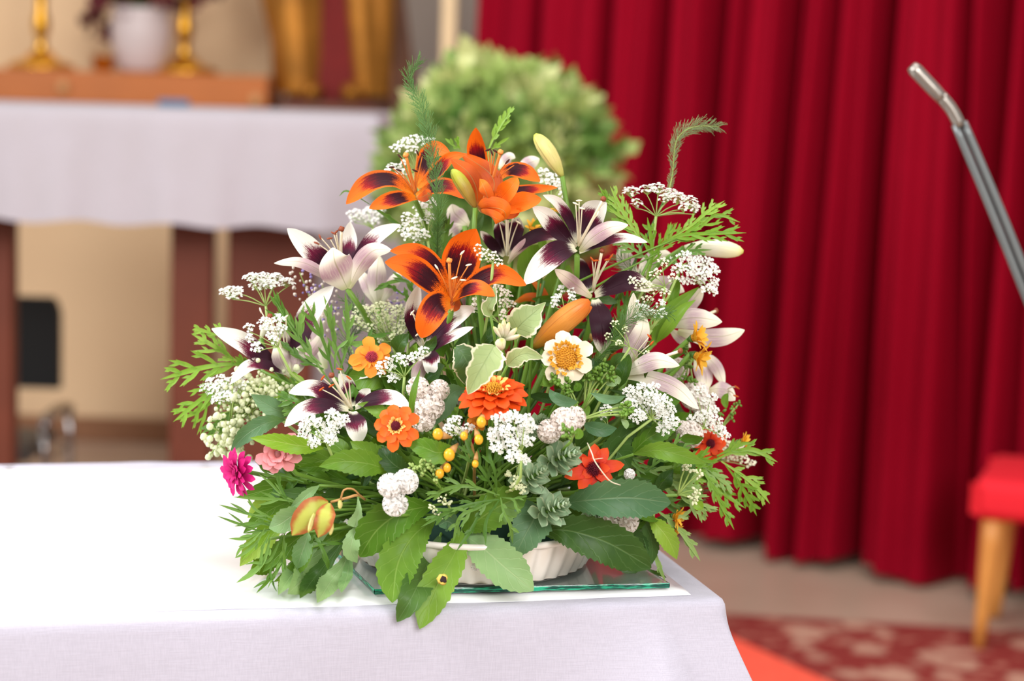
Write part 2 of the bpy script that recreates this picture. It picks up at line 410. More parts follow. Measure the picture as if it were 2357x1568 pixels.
M['hellebore'] = t.finish(c, .5, .35, .2, t.bump(n, .3, .001))

# ================================================================ the setting
def linen(name, col, rough=.75, bumps=.35):
    t = NT(name); p = t.pos()
    a = t.noise(t.scaled(p, (900, 900, 60)), 1., 2.); b = t.noise(t.scaled(p, (50, 50, 1100)), 1., 2.)
    fo = t.noise(p, 9., 3.)
    h = t.math('ADD', a, b)
    c = t.mix(t.step(h, .7, 1.3), tuple(x * .90 for x in col[:3]) + (1,), col)
    c = t.mix(t.math('MULTIPLY', t.step(fo, .35, .7), .06), c, rgb(205, 198, 215))
    return t.finish(c, rough, .2, 0., t.bump(h, bumps, .0006), sheen=.15)
cloth_m = linen('white_linen', rgb(198, 194, 208))
cloth_far = linen('far_white_linen', rgb(186, 178, 184))

# floor
t = NT('stone_floor'); p = t.pos(); n = t.noise(p, 3., 5.); n2 = t.noise(p, 60., 3.)
c = t.mix(n, rgb(176, 146, 124), rgb(206, 180, 160)); c = t.mix(t.math('MULTIPLY', n2, .25), c, rgb(120, 100, 85))
floor_m = t.finish(c, .35, .5, 0., t.bump(n2, .1, .001))
mb = MB()
def quad(mb, a, b, c, d, uv=((0, 0), (1, 0), (1, 1), (0, 1)), mat=0):
    i = [mb.vert(q, k) for q, k in zip((a, b, c, d), uv)]; mb.face(i, mat)
quad(mb, (-6, -3, 0), (6, -3, 0), (6, 10, 0), (-6, 10, 0))
mb.build('floor', floor_m, kind='structure', label='beige brown stone floor')

t = NT('plaster'); p = t.pos(); n = t.noise(p, 1.2, 4.); n2 = t.noise(p, 80., 3.)
pl = t.finish(t.mix(n, rgb(196, 180, 166), rgb(206, 194, 184)), .8, .2, 0., t.bump(n2, .15, .002))
t = NT('cream_plaster'); p = t.pos(); n = t.noise(p, 1.2, 4.); n2 = t.noise(p, 80., 3.)
cream = t.finish(t.mix(n, rgb(236, 200, 158), rgb(242, 212, 172)), .8, .2, 0., t.bump(n2, .15, .002))
mb = MB(); box(mb, (0, 9.1, 2.0), 12, .2, 4.0); mb.build('wall_back', pl, kind='structure', label='pale grey plaster back wall')
# the beige niche wall behind the candlesticks
mb = MB(); box(mb, (-2.4, 8.93, 2.2), 2.6, .14, 3.6); mb.build('wall_niche', cream, kind='structure', label='beige wall section behind the candlesticks', smooth=False)
# low cream wall that carries the wooden shelf
mb = MB(); box(mb, (-2.2, 8.35, .69), 2.1, .5, 1.38, bev=.01); mb.build('wall_low', cream, kind='structure', label='cream low wall below the wooden shelf', smooth=False)
mb = MB(); box(mb, (-2.2, 8.08, .05), 2.1, .03, .1, bev=.004); mb.build('baseboard_low', plain('brown_base', rgb(150, 104, 72), .5), kind='structure', smooth=False)

mb = MB(); box(mb, (-.47, 7.55, .58), .56, .1, 1.16, bev=.008); mb.build('wall_panel', plain('pale_lilac_plaster', rgb(206, 196, 200), .8, .05, 3.), kind='structure', label='pale low wall panel below the statue', smooth=False)
mb = MB(); box(mb, (-.95, 7.7, .58), .5, .1, 1.16, bev=.008); mb.build('wall_pier', cream, kind='structure', label='cream wall strip between the altar supports', smooth=False)
# wooden trim beside the curtain
lt = plain('light_wood', rgb(246, 214, 166), .45, .06, 12.)
a = PD(1036, 0, 7.35)
mb = MB(); box(mb, (a.x, 7.35, 1.6), .055, .07, 3.2, bev=.006); mb.build('trim_1', lt, kind='structure', label='pale wooden upright beside the red curtain', smooth=False)

# ---------------------------------------------------------------- red curtain
t = NT('red_velvet'); p = t.pos(); n = t.noise(t.scaled(p, (30, 30, 3)), 6., 3.); n2 = t.noise(p, 400., 2.)
red_m = t.finish(t.mix(n, rgb(126, 0, 22), rgb(148, 0, 32)), .85, .1, 0., t.bump(n2, .2, .001), sheen=.0)
A = PZ(1560, 1250, .02); B = PZ(2357, 1392, .02); dirc = (B - A); dirc.z = 0; dirc.normalize(); nrmc = Vector((dirc.y, -dirc.x, 0))
def s_at(x, y):                            # where a sight line meets the curtain's plane
    r = ray(x, y); q = CAM; den = r.dot(nrmc); k = (A - q).dot(nrmc) / den; h = q + r * k; return (h - A).dot(dirc), h.z
# folds: x at the picture's top, x low down, depth, width
folds = [(1072, 1010, .10, .020), (1128, 1060, .03, .03), (1224, 1150, .10, .020), (1300, 1225, .02, .03), (1380, 1300, .14, .018), (1445, 1362, .03, .03), (1504, 1415, .13, .020),
         (1560, 1475, .02, .03), (1628, 1540, .15, .026), (1688, 1590, .05, .022), (1740, 1640, .02, .025), (1800, 1696, .18, .022), (1842, 1735, .04, .018), (1895, 1800, .08, .02), (1955, 1862, .03, .02),
         (2016, 1937, .20, .024), (2066, 1990, .03, .02), (2130, 2060, .02, .03), (2209, 2147, .08, .02), (2282, 2190, .11, .03), (2357, 2290, .06, .022),
         (2430, 2370, .15, .025), (2520, 2460, .1, .02), (2610, 2560, .12, .02), (2700, 2650, .1, .02)]
FT = [(s_at(a, 0), s_at(b, 1230), d, w) for a, b, d, w in folds]
s0 = s_at(1058, 100)[0]; s1 = s_at(2760, 700)[0]
NS, NZ = 900, 40
mb = MB(); ZT = 3.0
for k in range(NZ):
    z = .03 + (ZT - .03) * k / (NZ - 1)
    fp = []
    for (sa, za), (sb, zb), d, w in FT:
        fp.append((sb + (sa - sb) * (z - zb) / (za - zb), d, w))
    for i in range(NS):
        s = s0 + (s1 - s0) * i / (NS - 1)
        off = .018 * math.sin(s * 21 + z * .8) + .02 * noise.noise(Vector((s * 7, z * .7, 2)))
        for c0, d, w in fp:
            q = (s - c0) / w
            if abs(q) < 4: off -= 1.9 * d * math.exp(-q * q * .7)
            q2 = (s - c0) / (w * 3)
            if abs(q2) < 4: off -= d * .25 * math.exp(-q2 * q2)
        zz = z + (.016 * math.sin(s * 13) if k == 0 else 0)
        pnt = A + dirc * s + nrmc * off
        mb.vert((pnt.x, pnt.y, zz), (s, z))
for k in range(NZ - 1):
    for i in range(NS - 1):
        a = k * NS + i; mb.face((a, a + 1, a + NS + 1, a + NS))
o = mb.build('curtain', red_m, None, 'deep red floor-length curtain hanging in vertical folds', category='curtain')
# rail the curtain hangs from
mb = MB(); e0 = A + dirc * (s0 - .1); e1 = A + dirc * (s1 + .1)
tube(mb, [(e0.x, e0.y, 3.02), (e1.x, e1.y, 3.02)], .02, n=3, sides=12)
mb.build('curtain_rail', plain('brass', rgb(190, 150, 80), .35, metal=1.), None, 'brass curtain rail above the red curtain', category='rail')
# plain wall behind it
mb = MB(); m0 = A + dirc * ((s0 + s1) / 2 + 1.0) - nrmc * .62
box(mb, (m0.x, m0.y, 1.9), (s1 - s0) + 1.9, .1, 3.8, math.atan2(dirc.y, dirc.x)); mb.build('wall_right', pl, kind='structure')

# ---------------------------------------------------------------- rugs on the floor
t = NT('patterned_rug'); p = t.pos()
wn = t.noise(p, 6., 3., out=1); 
vo = t.n('ShaderNodeTexVoronoi'); vo.inputs['Scale'].default_value = 5.5; t.t.links.new(t.scaled(p, (1.3, 1, 1)), vo.inputs['Vector'])
n = t.noise(p, 9., 4.)
k = t.step(t.math('ADD', vo.outputs['Distance'], t.math('MULTIPLY', t.math('SUBTRACT', n, .5), .9)), .32, .5)
c = t.mix(k, rgb(184, 140, 120), rgb(136, 52, 48)); c = t.mix(t.step(t.noise(p, 22., 3.), .55, .68), c, rgb(176, 112, 96))
rug_m = t.finish(c, .95, .1, 0., t.bump(t.noise(p, 300., 2.), .4, .003))
def flat(name, pts, z0, z1, mat, label, cat, **kw):
    mb = MB(); n = len(pts)
    b = [mb.vert((x, y, z0), (x, y)) for x, y in pts]; u = [mb.vert((x, y, z1), (x, y)) for x, y in pts]
    mb.face(u); mb.face(b[::-1])
    for i in range(n): mb.face((b[i], b[(i + 1) % n], u[(i + 1) % n], u[i]))
    return mb.build(name, mat, None, label, smooth=False, category=cat, **kw)
r0 = PZ(1690, 1424, 0); r1 = PZ(2357, 1462, 0); ex = (r1 - r0).normalized(); ey = Vector((ex.y, -ex.x, 0))
q = [r0 - ex * .5, r0 - ex * .5 + ey * 2.0, r0 + ex * 2.3 + ey * 2.0, r0 + ex * 2.3]
flat('patterned_rug', [(v.x, v.y) for v in q], .0005, .012, rug_m, 'maroon and beige oriental patterned rug on the stone floor', 'rug')
g0 = PZ(1712, 1478, .02); g1 = PZ(1905, 1568, .02); ex = (g1 - g0).normalized(); ey = Vector((ex.y, -ex.x, 0))
if ey.x > 0: ey = -ey
q = [g0 - ex * .55, g0 + ex * 1.4, g0 + ex * 1.4 + ey * .9, g0 - ex * .55 + ey * .9]
t = NT('coral_felt'); p = t.pos()
run_m = t.finish(t.mix(t.noise(p, 30., 3.), rgb(240, 84, 66), rgb(250, 108, 84)), .95, .1, 0., t.bump(t.noise(p, 400., 2.), .3, .001))
flat('floor_runner', [(v.x, v.y) for v in q], .0125, .02, run_m, 'plain coral red runner beside the white-clothed table', 'rug')

# ---------------------------------------------------------------- front table with its white cloth
def V2(q): return Vector((q[0], q[1]))
FR = V2(PZ(1668, 1376, TZ)); FL0 = V2(PZ(0, 1412, TZ)); BL0 = V2(PZ(0, 1062, TZ)); BL1 = V2(PZ(480, 1053, TZ))
tx = (FR - FL0).normalized(); bx = (BL1 - BL0).normalized(); tx = ((tx + bx) / 2).normalized(); ty = Vector((-tx.y, tx.x))
DEP = (BL0 - FL0).dot(ty); LEN = 2.2
rotT = math.atan2(tx.y, tx.x)
def T3(a, b, z): q = FR - tx * a + ty * b; return Vector((q.x, q.y, z))     # a leftwards from the right end, b backwards
wood = plain('table_wood', rgb(120, 78, 44), .5, .2, 8.)
tab = thing('altar_table', 'long wooden table hidden under the white linen cloth', 'table', T3(LEN / 2, DEP / 2, 0))
mb = MB(); box(mb, T3(LEN / 2, DEP / 2, TZ - .028), LEN - .02, DEP - .02, .04, rotT, bev=.003); mb.build('tabletop', wood, tab, smooth=False)
for a in (.12, LEN - .12):
    for b in (.1, DEP - .1):
        mb = MB(); box(mb, T3(a, b, (TZ - .05) / 2), .07, .07, TZ - .05, rotT, bev=.004); mb.build('leg', wood, tab, smooth=False)
# cloth: rings from the middle of the top outwards and down the skirt
mb = MB(); R0 = .012; per = []
def perim(off, rad):                        # rounded rectangle, points spaced along it
    pts = []; ca = [((-off + rad), (-off + rad), 180, 270)]
    x0, x1, y0, y1 = -off, LEN + off, -off, DEP + off
    def seg(p, q, n): return [(p[0] + (q[0] - p[0]) * i / n, p[1] + (q[1] - p[1]) * i / n) for i in range(n)]
    def arc(cx, cy, a0, n): return [(cx + rad * math.cos(math.radians(a0 + 90 * i / n)), cy + rad * math.sin(math.radians(a0 + 90 * i / n))) for i in range(n)]
    pts += seg((x0 + rad, y0), (x1 - rad, y0), 260); pts += arc(x1 - rad, y0 + rad, -90, 20)
    pts += seg((x1, y0 + rad), (x1, y1 - rad), 60); pts += arc(x1 - rad, y1 - rad, 0, 20)
    pts += seg((x1 - rad, y1), (x0 + rad, y1), 200); pts += arc(x0 + rad, y1 - rad, 90, 20)
    pts += seg((x0, y1 - rad), (x0, y0 + rad), 60); pts += arc(x0 + rad, y0 + rad, 180, 20)
    return pts
rows = []
for k, (off, z) in enumerate([(-.36, 0), (-.3, 0), (-.2, 0), (-.1, 0), (-.04, 0), (-.012, 0), (-.004, -.0012), (.001, -.004), (.0035, -.009), (.005, -.018)] + [(.006 + .028 * (i / 16) ** 1.1, -.018 - .034 * i) for i in range(1, 17)]):
    rad = .004 if off < 0 else .012 + max(0, -z) * .16
    if off < 0: rad = max(.002, .012 + off) if off > -.01 else .002
    flare = 0 if z > -.02 else 1
    row = []
    for i, (a, b) in enumerate(perim(off, rad)):
        tt = max(0, -z - .018)
        al = i / 660.0
        # soft folds in the skirt, deeper further down; a flare at the front right corner
        cdist = min(abs(i - 0), abs(i - 660))
        wv = (.010 * math.sin(i * .095 + 1.) + .007 * math.sin(i * .23) + .006 * noise.noise(Vector((i * .06, z * 2, 0)))) * min(1, tt * 2.6)
        fl = .6 * tt * math.exp(-(cdist / 13.) ** 2) * flare
        ctr = Vector((LEN / 2, DEP / 2)); dr = Vector((0, -1)) if i < 260 else Vector((1, 0)) if 280 <= i < 340 else Vector((0, 1)) if 360 <= i < 560 else Vector((-1, 0)) if 580 <= i < 640 else (Vector((a, b)) - ctr).normalized()
        if cdist < 22: dr = Vector((-.95, -.32)).normalized() if cdist < 8 else (dr + Vector((-.9, -.3))).normalized()
        zz = z
        if z >= -.002: zz = z + .0009 * noise.noise(Vector((a * 5, b * 5, 1))) + .0005 * noise.noise(Vector((a * 22, b * 5, 4))); 
        if k <= 7 and b > DEP - .05: zz += .003 * max(0, noise.noise(Vector((a * 11, 0, 7)))) + .002
        a2 = a + dr.x * (wv + fl); b2 = b + dr.y * (wv + fl)
        row.append(mb.vert(T3(a2, b2, TZ + zz), (a, z)))
    rows.append(row)
mb.face(rows[0])
for r_a, r_b in zip(rows, rows[1:]):
    n = len(r_a)
    for i in range(n): mb.face((r_a[i], r_b[i], r_b[(i + 1) % n], r_a[(i + 1) % n]))
mb.build('tablecloth', cloth_m, None, 'white linen cloth draped over the front table under the flowers', category='tablecloth')
# thin glossy protective sheet on top, with a slightly wavy front edge
t = NT('glossy_sheet'); p = t.pos(); n = t.noise(p, 12., 3.)
sheet_m = t.finish(rgb(244, 243, 246), .16, .5, 0., t.bump(n, .15, .003), coat=.3)
mb = MB(); N1, N2 = 160, 24; g = []
for j in range(N2):
    row = []
    for i in range(N1):
        a = .035 + (LEN - .06) * i / (N1 - 1); b = .012 + (DEP - .03) * (j / (N2 - 1))
        wv = .0045 * noise.noise(Vector((a * 6, 3, 0))) + .002 * noise.noise(Vector((a * 19, 1, 0)))
        lift = (.0002 + .0022 * max(0, noise.noise(Vector((a * 8, 9, 2))))) * math.exp(-j * .9)
        row.append(mb.vert(T3(a, b + wv * math.exp(-j * .5), TZ + (.0018 if j else .0007) + (lift if j else 0) + .0006 * noise.noise(Vector((a * 6, b * 6, 0)))), (a, b)))
    g.append(row)
for j in range(N2 - 1):
    for i in range(N1 - 1): mb.face((g[j][i + 1], g[j][i], g[j + 1][i], g[j + 1][i + 1]))
o = mb.build('table_protector', sheet_m, None, 'thin glossy white sheet with wavy edge on the front table', category='table cover')
md = o.modifiers.new('thick', 'SOLIDIFY'); md.thickness = .0006; md.offset = -1

# ---------------------------------------------------------------- glass plate and dish
ZG = TZ + .0045
t = NT('clear_glass'); g = t.n('ShaderNodeBsdfPrincipled'); g.inputs['Base Color'].default_value = (.9, .98, .95, 1)
g.inputs['Roughness'].default_value = .02; g.inputs['IOR'].default_value = 1.5; g.inputs['Transmission Weight'].default_value = 1.
t.t.links.new(g.outputs[0], t.out.inputs[0]); glass_m = t.mat
t = NT('green_glass_edge'); p = t.pos(); n = t.noise(t.scaled(p, (60, 60, 500)), 1., 3.)
c = t.mix(t.step(n, .42, .62), rgb(6, 74, 62), rgb(30, 172, 130)); edge_m = t.finish(c, .12, .6, 0., t.bump(n, .5, .001))
c0 = V2(PZ(862, 1369, ZG)); c1 = V2(PZ(1540, 1354, ZG)); cl = V2(PZ(792, 1312, ZG)); cr = V2(PZ(1480, 1310, ZG))
dl = (cl - c0).normalized(); dr_ = (cr - c1).normalized(); dd = ((dl + dr_) / 2).normalized()
pts = [c0, c1, c1 + dd * .34, c0 + dd * .34]
gp = thing('glass_plate', 'square clear glass plate with green edges under the white dish', 'glass plate', (c0.x, c0.y, ZG))
mb = MB(); H = .006
b = [mb.vert((q.x, q.y, ZG)) for q in pts]; u = [mb.vert((q.x, q.y, ZG + H)) for q in pts]
mb.face(u); mb.face(b[::-1])
for i in range(4): mb.face((b[i], b[(i + 1) % 4], u[(i + 1) % 4], u[i]))
mb.build('pane', glass_m, gp, smooth=False)
mb = MB()
for i in range(4):
    p0, p1 = pts[i], pts[(i + 1) % 4]; n_ = 26
    out = Vector(((p1 - p0).y, -(p1 - p0).x)).normalized()
    for k in range(n_):
        for (z) in (0, 1):
            pass
    rr = []
    for k in range(n_ + 1):
        q = p0.lerp(p1, k / n_); e = .0006 + .0006 * noise.noise(Vector((k * .9, i, 0)))
        rr.append([mb.vert((q.x + out.x * o_, q.y + out.y * o_, ZG + zz)) for o_, zz in ((.0002, .0), (e, .0008), (e + .0003, .003), (e, .0052), (.0002, .006))])
    for k in range(n_):
        for j in range(4): mb.face((rr[k][j], rr[k + 1][j], rr[k + 1][j + 1], rr[k][j + 1]))
mb.build('cut_edge', edge_m, gp, 'green cut edge of the glass')
ZB = ZG + H + .0005
bc = PZ(1090, 1286, ZB); RB = 266 * px(bc.y) * 1.0
t = NT('glazed_ceramic'); cer = t.finish(rgb(232, 224, 214), .25, .5, 0., None, coat=.3)
dish = thing('flan_dish', 'round white fluted ceramic dish holding the flower arrangement', 'dish', (bc.x, bc.y, ZB))
mb = MB()
lathe(mb, (bc.x, bc.y, ZB), [(.001, 0), (RB - .006, 0), (RB, .003)], 160)
lathe(mb, (bc.x, bc.y, ZB), [(RB, .003), (RB + .006, .014), (RB + .013, .03), (RB + .018, .044)], 320, flute=40, fdep=.0035)
lathe(mb, (bc.x, bc.y, ZB), [(RB + .018, .044), (RB + .021, .046), (RB + .021, .050), (RB + .017, .0515), (RB + .012, .049), (RB + .004, .02), (RB - .01, .008), (.001, .006)], 160)
mb.build('dish_body', cer, dish, smooth=True)
foam = MB(); lathe(foam, (bc.x, bc.y, ZB + .008), [(.001, 0), (.11, 0), (.11, .05), (.09, .068), (.001, .07)], 28)
foam.build('floral_foam', plain('dark_green_foam', rgb(30, 62, 48), .9, .2), None, 'block of dark green floral foam inside the white dish', smooth=True, category='floral foam')
BC = bc

# ================================================================ things behind the table
brass = plain('polished_brass', rgb(232, 170, 60), .28, .1, 20., metal=1.)
brown = plain('red_brown_wood', rgb(112, 52, 32), .5, .15, 6.)
# far altar: three broad wooden supports, a top, a white cloth
AL = PD(-40, 238, 5.9); AR = PD(866, 268, 5.9)
AZ = (AL.z + AR.z) / 2; ax0, ax1 = AL.x - .5, AR.x
adep = .85
alt = thing('far_altar', 'far altar with broad red-brown wooden supports', 'altar', ((ax0 + ax1) / 2, 6.3, 0))
mb = MB(); box(mb, ((ax0 + ax1) / 2, 5.9 + adep / 2, AZ - .05), ax1 - ax0 - .03, adep - .03, .07, bev=.004); mb.build('altar_top', brown, alt, smooth=False)
for (pa, pb, dep) in ((-160, 28, .08), (391, 487, .08), (522, 718, .08)):
    xa = PD(pa, 760, 6.1).x; xb = PD(pb, 760, 6.1).x
    mb = MB(); box(mb, ((xa + xb) / 2, 6.1 + dep / 2, (AZ - .09) / 2), xb - xa, dep, AZ - .09, bev=.006); mb.build('support', brown, alt, smooth=False)
mb = MB(); n1 = 140
def arow(z, off, amp, sh=0.):
    out = []
    P4 = [(ax0 - off, 5.9 - off), (ax1 + off, 5.9 - off), (ax1 + off, 5.9 + adep + off), (ax0 - off, 5.9 + adep + off)]
    tot = 0
    for s in range(4):
        a, b = P4[s], P4[(s + 1) % 4]; k = n1 if s % 2 == 0 else 40; L = math.hypot(b[0] - a[0], b[1] - a[1]); nx, ny = (b[1] - a[1]) / L, -(b[0] - a[0]) / L
        for i in range(k):
            f = i / k; x = a[0] + (b[0] - a[0]) * f; y = a[1] + (b[1] - a[1]) * f
            wv = amp * (math.sin(x * 17 + y * 5 + z * 1.5) + .7 * noise.noise(Vector((x * 6, y * 6, z * 2.5))) + .5 * math.sin(x * 41))
            # a soft flare of the cloth at the corner
            ce = math.exp(-((ax1 - x) / .1) ** 2) * amp * 6
            out.append(mb.vert((x + nx * wv + (ce if x > 0 - 9 and s < 2 else 0) * .6, y + ny * wv, z + (sh * math.sin(x * 23) if sh else 0)), (x, z)))
    return out
rr = [arow(AZ, -.3, 0), arow(AZ, -.01, 0), arow(AZ - .004, 0, 0), arow(AZ - .015, .006, .0005)]
for i in range(1, 13): rr.append(arow(AZ - .015 - .027 * i, .008 + .0012 * i, .0011 * i, .006 if i == 12 else 0))
mb.face(rr[0])
for p_, q_ in zip(rr, rr[1:]):
    n = len(p_)
    for i in range(n): mb.face((p_[i], q_[i], q_[(i + 1) % n], p_[(i + 1) % n]))
mb.build('altar_cloth', cloth_far, None, 'blurred white cloth with soft folds hanging on the far altar', category='tablecloth')
mb = MB(); q = PD(400, 246, 6.5); box(mb, (q.x, 6.5, AZ + .012), .10, .07, .024, .2, bev=.004)
mb.build('book', plain('blue_cover', rgb(80, 110, 140), .5), None, 'small blue item lying on the far altar cloth', smooth=False, category='book')

# wooden shelf behind the altar
S0 = PD(-60, 150, 8.12); S1 = PD(618, 176, 8.12)
zt = PD(300, 166, 8.12).z; sw = 8.12
shelf = thing('wooden_shelf', 'long orange-brown wooden shelf carrying candlesticks and a vase', 'shelf', ((S0.x + S1.x) / 2, 8.3, 1.38))
ow = plain('orange_wood', rgb(196, 112, 50), .4, .1, 5.)
mb = MB(); box(mb, ((S0.x + S1.x) / 2, 8.35, (1.38 + zt) / 2), S1.x - S0.x, .5, zt - 1.382, bev=.006); mb.build('board', ow, shelf, smooth=False)
for xx in (145, 588):
    q = PD(xx, 200 + (xx - 145) * .07, 8.09)
    mb = MB(); blob(mb, (q.x, 8.095, q.z), .028, seg=10, rings=6); mb.build('rosette', plain('pale_wood', rgb(216, 160, 106), .4), shelf, 'pale round rosette')
def stick(x, y, D, h, label):
    q = PD(x, y, D); z0 = zt + .001
    o = thing('candlestick', label, 'candlestick', (q.x, D, z0), 'brass candlesticks on the wooden shelf')
    mb = MB(); lathe(mb, (q.x, D, z0), [(.001, 0), (.135, 0), (.14, .012), (.115, .028), (.07, .04), (.055, .06), (.03, .08)], 28); mb.build('base', brass, o)
    mb = MB(); lathe(mb, (q.x, D, z0), [(.028, .08), (.02, .12), (.034, .16), (.036, .2), (.022, .24), (.024, h * .7), (.03, h * .9), (.024, h)], 20); mb.build('shaft', brass, o)
    mb = MB(); lathe(mb, (q.x, D, z0 + h), [(.02, 0), (.05, .01), (.065, .03), (.062, .034), (.001, .02)], 20); mb.build('drip_pan', brass, o)
    mb = MB(); lathe(mb, (q.x, D, z0 + h + .022), [(.022, 0), (.022, .3), (.018, .305), (.001, .307)], 14); mb.build('candle', plain('ivory_wax', rgb(240, 226, 200), .5, .05), o)
stick(95, 130, 8.3, .42, 'brass candlestick at the left end of the wooden shelf')
stick(425, 150, 8.35, .42, 'brass candlestick right of the white vase')
mb = MB(); q = PD(238, 140, 8.25)
o = thing('votive_cup', 'small gold votive cup left of the white vase', 'cup', (q.x, 8.25, zt + .001))
lathe(mb, (q.x, 8.25, zt + .001), [(.001, 0), (.035, 0), (.04, .01), (.048, .06), (.05, .062), (.045, .06), (.036, .012), (.001, .01)], 20); mb.build('cup', brass, o)
# vase with dark red flowers
q = PD(325, 100, 8.3); vz = zt + .001
o = thing('flower_vase', 'white ceramic vase between the candlesticks on the wooden shelf', 'vase', (q.x, 8.3, vz))
mb = MB(); lathe(mb, (q.x, 8.3, vz), [(.001, 0), (.085, 0), (.1, .02), (.12, .1), (.126, .18), (.118, .24), (.122, .26), (.115, .262), (.108, .24), (.1, .1), (.001, .03)], 28)
mb.build('vase_body', plain('white_porcelain', rgb(214, 198, 196), .3, .03), o)
rnd = random.Random(4); 
o = thing('dark_red_bouquet', 'bunch of dark red flowers standing in the white vase', 'bouquet', (q.x, 8.3, vz + .2))
for k in range(46):
    a = rnd.uniform(0, 2 * PI); r = rnd.uniform(.02, .30); c = Vector((q.x + math.cos(a) * r, 8.3 + math.sin(a) * r * .5, vz + .20 + rnd.uniform(0, .3) + r * .1 - (0.09 if r > .2 else 0)))
    mb = MB()
    for j in range(9):
        d = Vector((rnd.gauss(0, 1), rnd.gauss(0, 1), rnd.gauss(0, 1))).normalized(); e = d.cross(Vector((.2, .5, .8))).normalized()
        ribbon(mb, [c, c + d * .03 + e * .004, c + d * .055], lambda p, e=e: e, .045, OVAL, 5, 3, cup=.4)
    mb.build('flower', [M.setdefault('dkred', plain('dark_red_petal', rgb(104, 26, 36), .6, .25))], o)
    if k % 3 == 0:
        mb = MB(); tube(mb, [(q.x + rnd.uniform(-.03, .03), 8.3, vz + .04), (q.x, 8.3, vz + .24), c], .004, n=6, sides=5); mb.build('stem', M['stem_deep'], o)

# gilded statue in red and gold robes
q = PD(752, 240, 8.0); gx, gy = q.x, 8.3
bz = PD(700, 232, 8.3).z
o = thing('gilded_statue', 'gilded robed statue with a red gown behind the far altar', 'statue', (gx, gy, 0))
gold = plain('gilding', rgb(186, 122, 44), .42, .3, 8., metal=.6); redg = plain('red_paint', rgb(124, 14, 8), .7, .15); dk = plain('brown_stone', rgb(128, 80, 62), .6, .3, 14.)
mb = MB(); lathe(mb, (gx, gy, 0), [(.001, 0), (.29, 0), (.29, .08), (.26, .12), (.25, .5), (.25, bz - .12), (.27, bz - .04), (.27, bz)], 8); mb.build('pedestal', dk, o, smooth=False)
mb = MB()
def drape(mb, cx, cy, z0, z1, r0, r1, a0, a1, nf, amp, lean=0., mat=0, n=60, m=18, s=0):
    base = len(mb.v)
    for k in range(m):
        f = k / (m - 1); z = z0 + (z1 - z0) * f; r = r0 + (r1 - r0) * f ** .8
        for i in range(n):
            a = a0 + (a1 - a0) * i / (n - 1)
            rr = r * (1 + amp * math.sin(a * nf + f * 2.5 + s)) 
            mb.vert((cx + lean * f + math.cos(a) * rr, cy + math.sin(a) * rr * .75, z), (i / n, f))
    for k in range(m - 1):
        for i in range(n - 1):
            a = base + k * n + i; mb.face((a, a + 1, a + n + 1, a + n), mat)
drape(mb, gx, gy, bz, bz + 1.0, .19, .12, 0, 2 * PI, 5, .08); mb.build('red_gown', redg, o)
mb = MB(); drape(mb, gx - .13, gy - .08, bz + .03, bz + 1.12, .11, .15, -3.1, -.5, 3, .12, -.06); drape(mb, gx - .13, gy - .07, bz + .08, bz + .9, .07, .16, 2.2, 4.4, 6, .12, -.12, s=2)
mb.build('gold_cloak', gold, o)
mb = MB(); drape(mb, gx + .15, gy - .08, bz + .03, bz + 1.05, .07, .12, -2.6, .9, 3, .2, -.03, s=1); mb.build('cloak_side', gold, o, 'gold fold of the robe on the right')
mb = MB(); drape(mb, gx + .22, gy + .02, bz - .02, bz + .9, .12, .05, -2.6, 1.2, 7, .2, -.05, s=3); mb.build('brown_mantle', plain('brown_gilding', rgb(128, 82, 58), .6, .35, 10.), o)
for sx in (-.07, .09):
    mb = MB(); blob(mb, (gx + sx, gy - .2, bz + .04), .045, seg=12, rings=8, axis=Vector((0, 1, 0)), stretch=1.6); mb.build('foot', gold, o)
mb = MB(); tube(mb, [(gx, gy, bz + 1.0), (gx, gy, bz + 1.12)], .06, .045, n=4, sides=14); blob(mb, (gx, gy, bz + 1.23), .1, seg=18, rings=12, stretch=1.25); mb.build('head', gold, o)

# round-headed potted shrub
t = NT('shrub_leaf'); _, u, v = t.uv(); r = t.noise(t.pos(), 5., 2.)
c = t.mix(t.step(r, .3, .7), rgb(104, 146, 66), rgb(190, 208, 124)); hi = t.step(t.noise(t.pos(), 9., 2.), .5, .62)
sm = t.finish(t.mix(hi, c, rgb(222, 224, 160)), .5, .3, .3)
qc = PD(1150, 405, 5.0); o = thing('potted_shrub', 'round pale green leafy shrub before the red curtain', 'plant', (qc.x, 5.0, 0))
rnd = random.Random(11); mb = MB(); RR = 238 * px(5.0)
for k in range(4200):
    d = Vector((rnd.gauss(0, 1), rnd.gauss(0, 1), rnd.gauss(0, 1))).normalized()
    # lumpy outline
    lump = 1 + .16 * noise.noise(d * 2.2 + Vector((3, 1, 4)))
    rad = RR * lump * (rnd.uniform(.72, 1.0) if k > 200 else rnd.uniform(1.0, 1.12))
    c = qc + Vector((d.x, d.y * .9, d.z)) * rad
    dr = (d + Vector((rnd.gauss(0, .5), rnd.gauss(0, .5), rnd.gauss(0, .5) + .3))).normalized()
    nn = (d + Vector((rnd.gauss(0, .4), rnd.gauss(0, .4), .5))).normalized(); L = rnd.uniform(.045, .085)
    W = dr.cross(nn).normalized(); nn = W.cross(dr)
    i0 = mb.vert(c, (0, .5)); i1 = mb.vert(c + dr * L * .5 + W * L * .3 + nn * .004, (.5, 1)); i2 = mb.vert(c + dr * L - nn * .004, (1, .5)); i3 = mb.vert(c + dr * L * .5 - W * L * .3 + nn * .004, (.5, 0))
    mb.face((i0, i1, i2, i3))
mb.build('foliage', sm, o, kind='stuff')
mb = MB(); blob(mb, qc, RR * .78, 3, .2, 16, 10); mb.build('inner_foliage', M['leaf_deep'], o, kind='stuff')
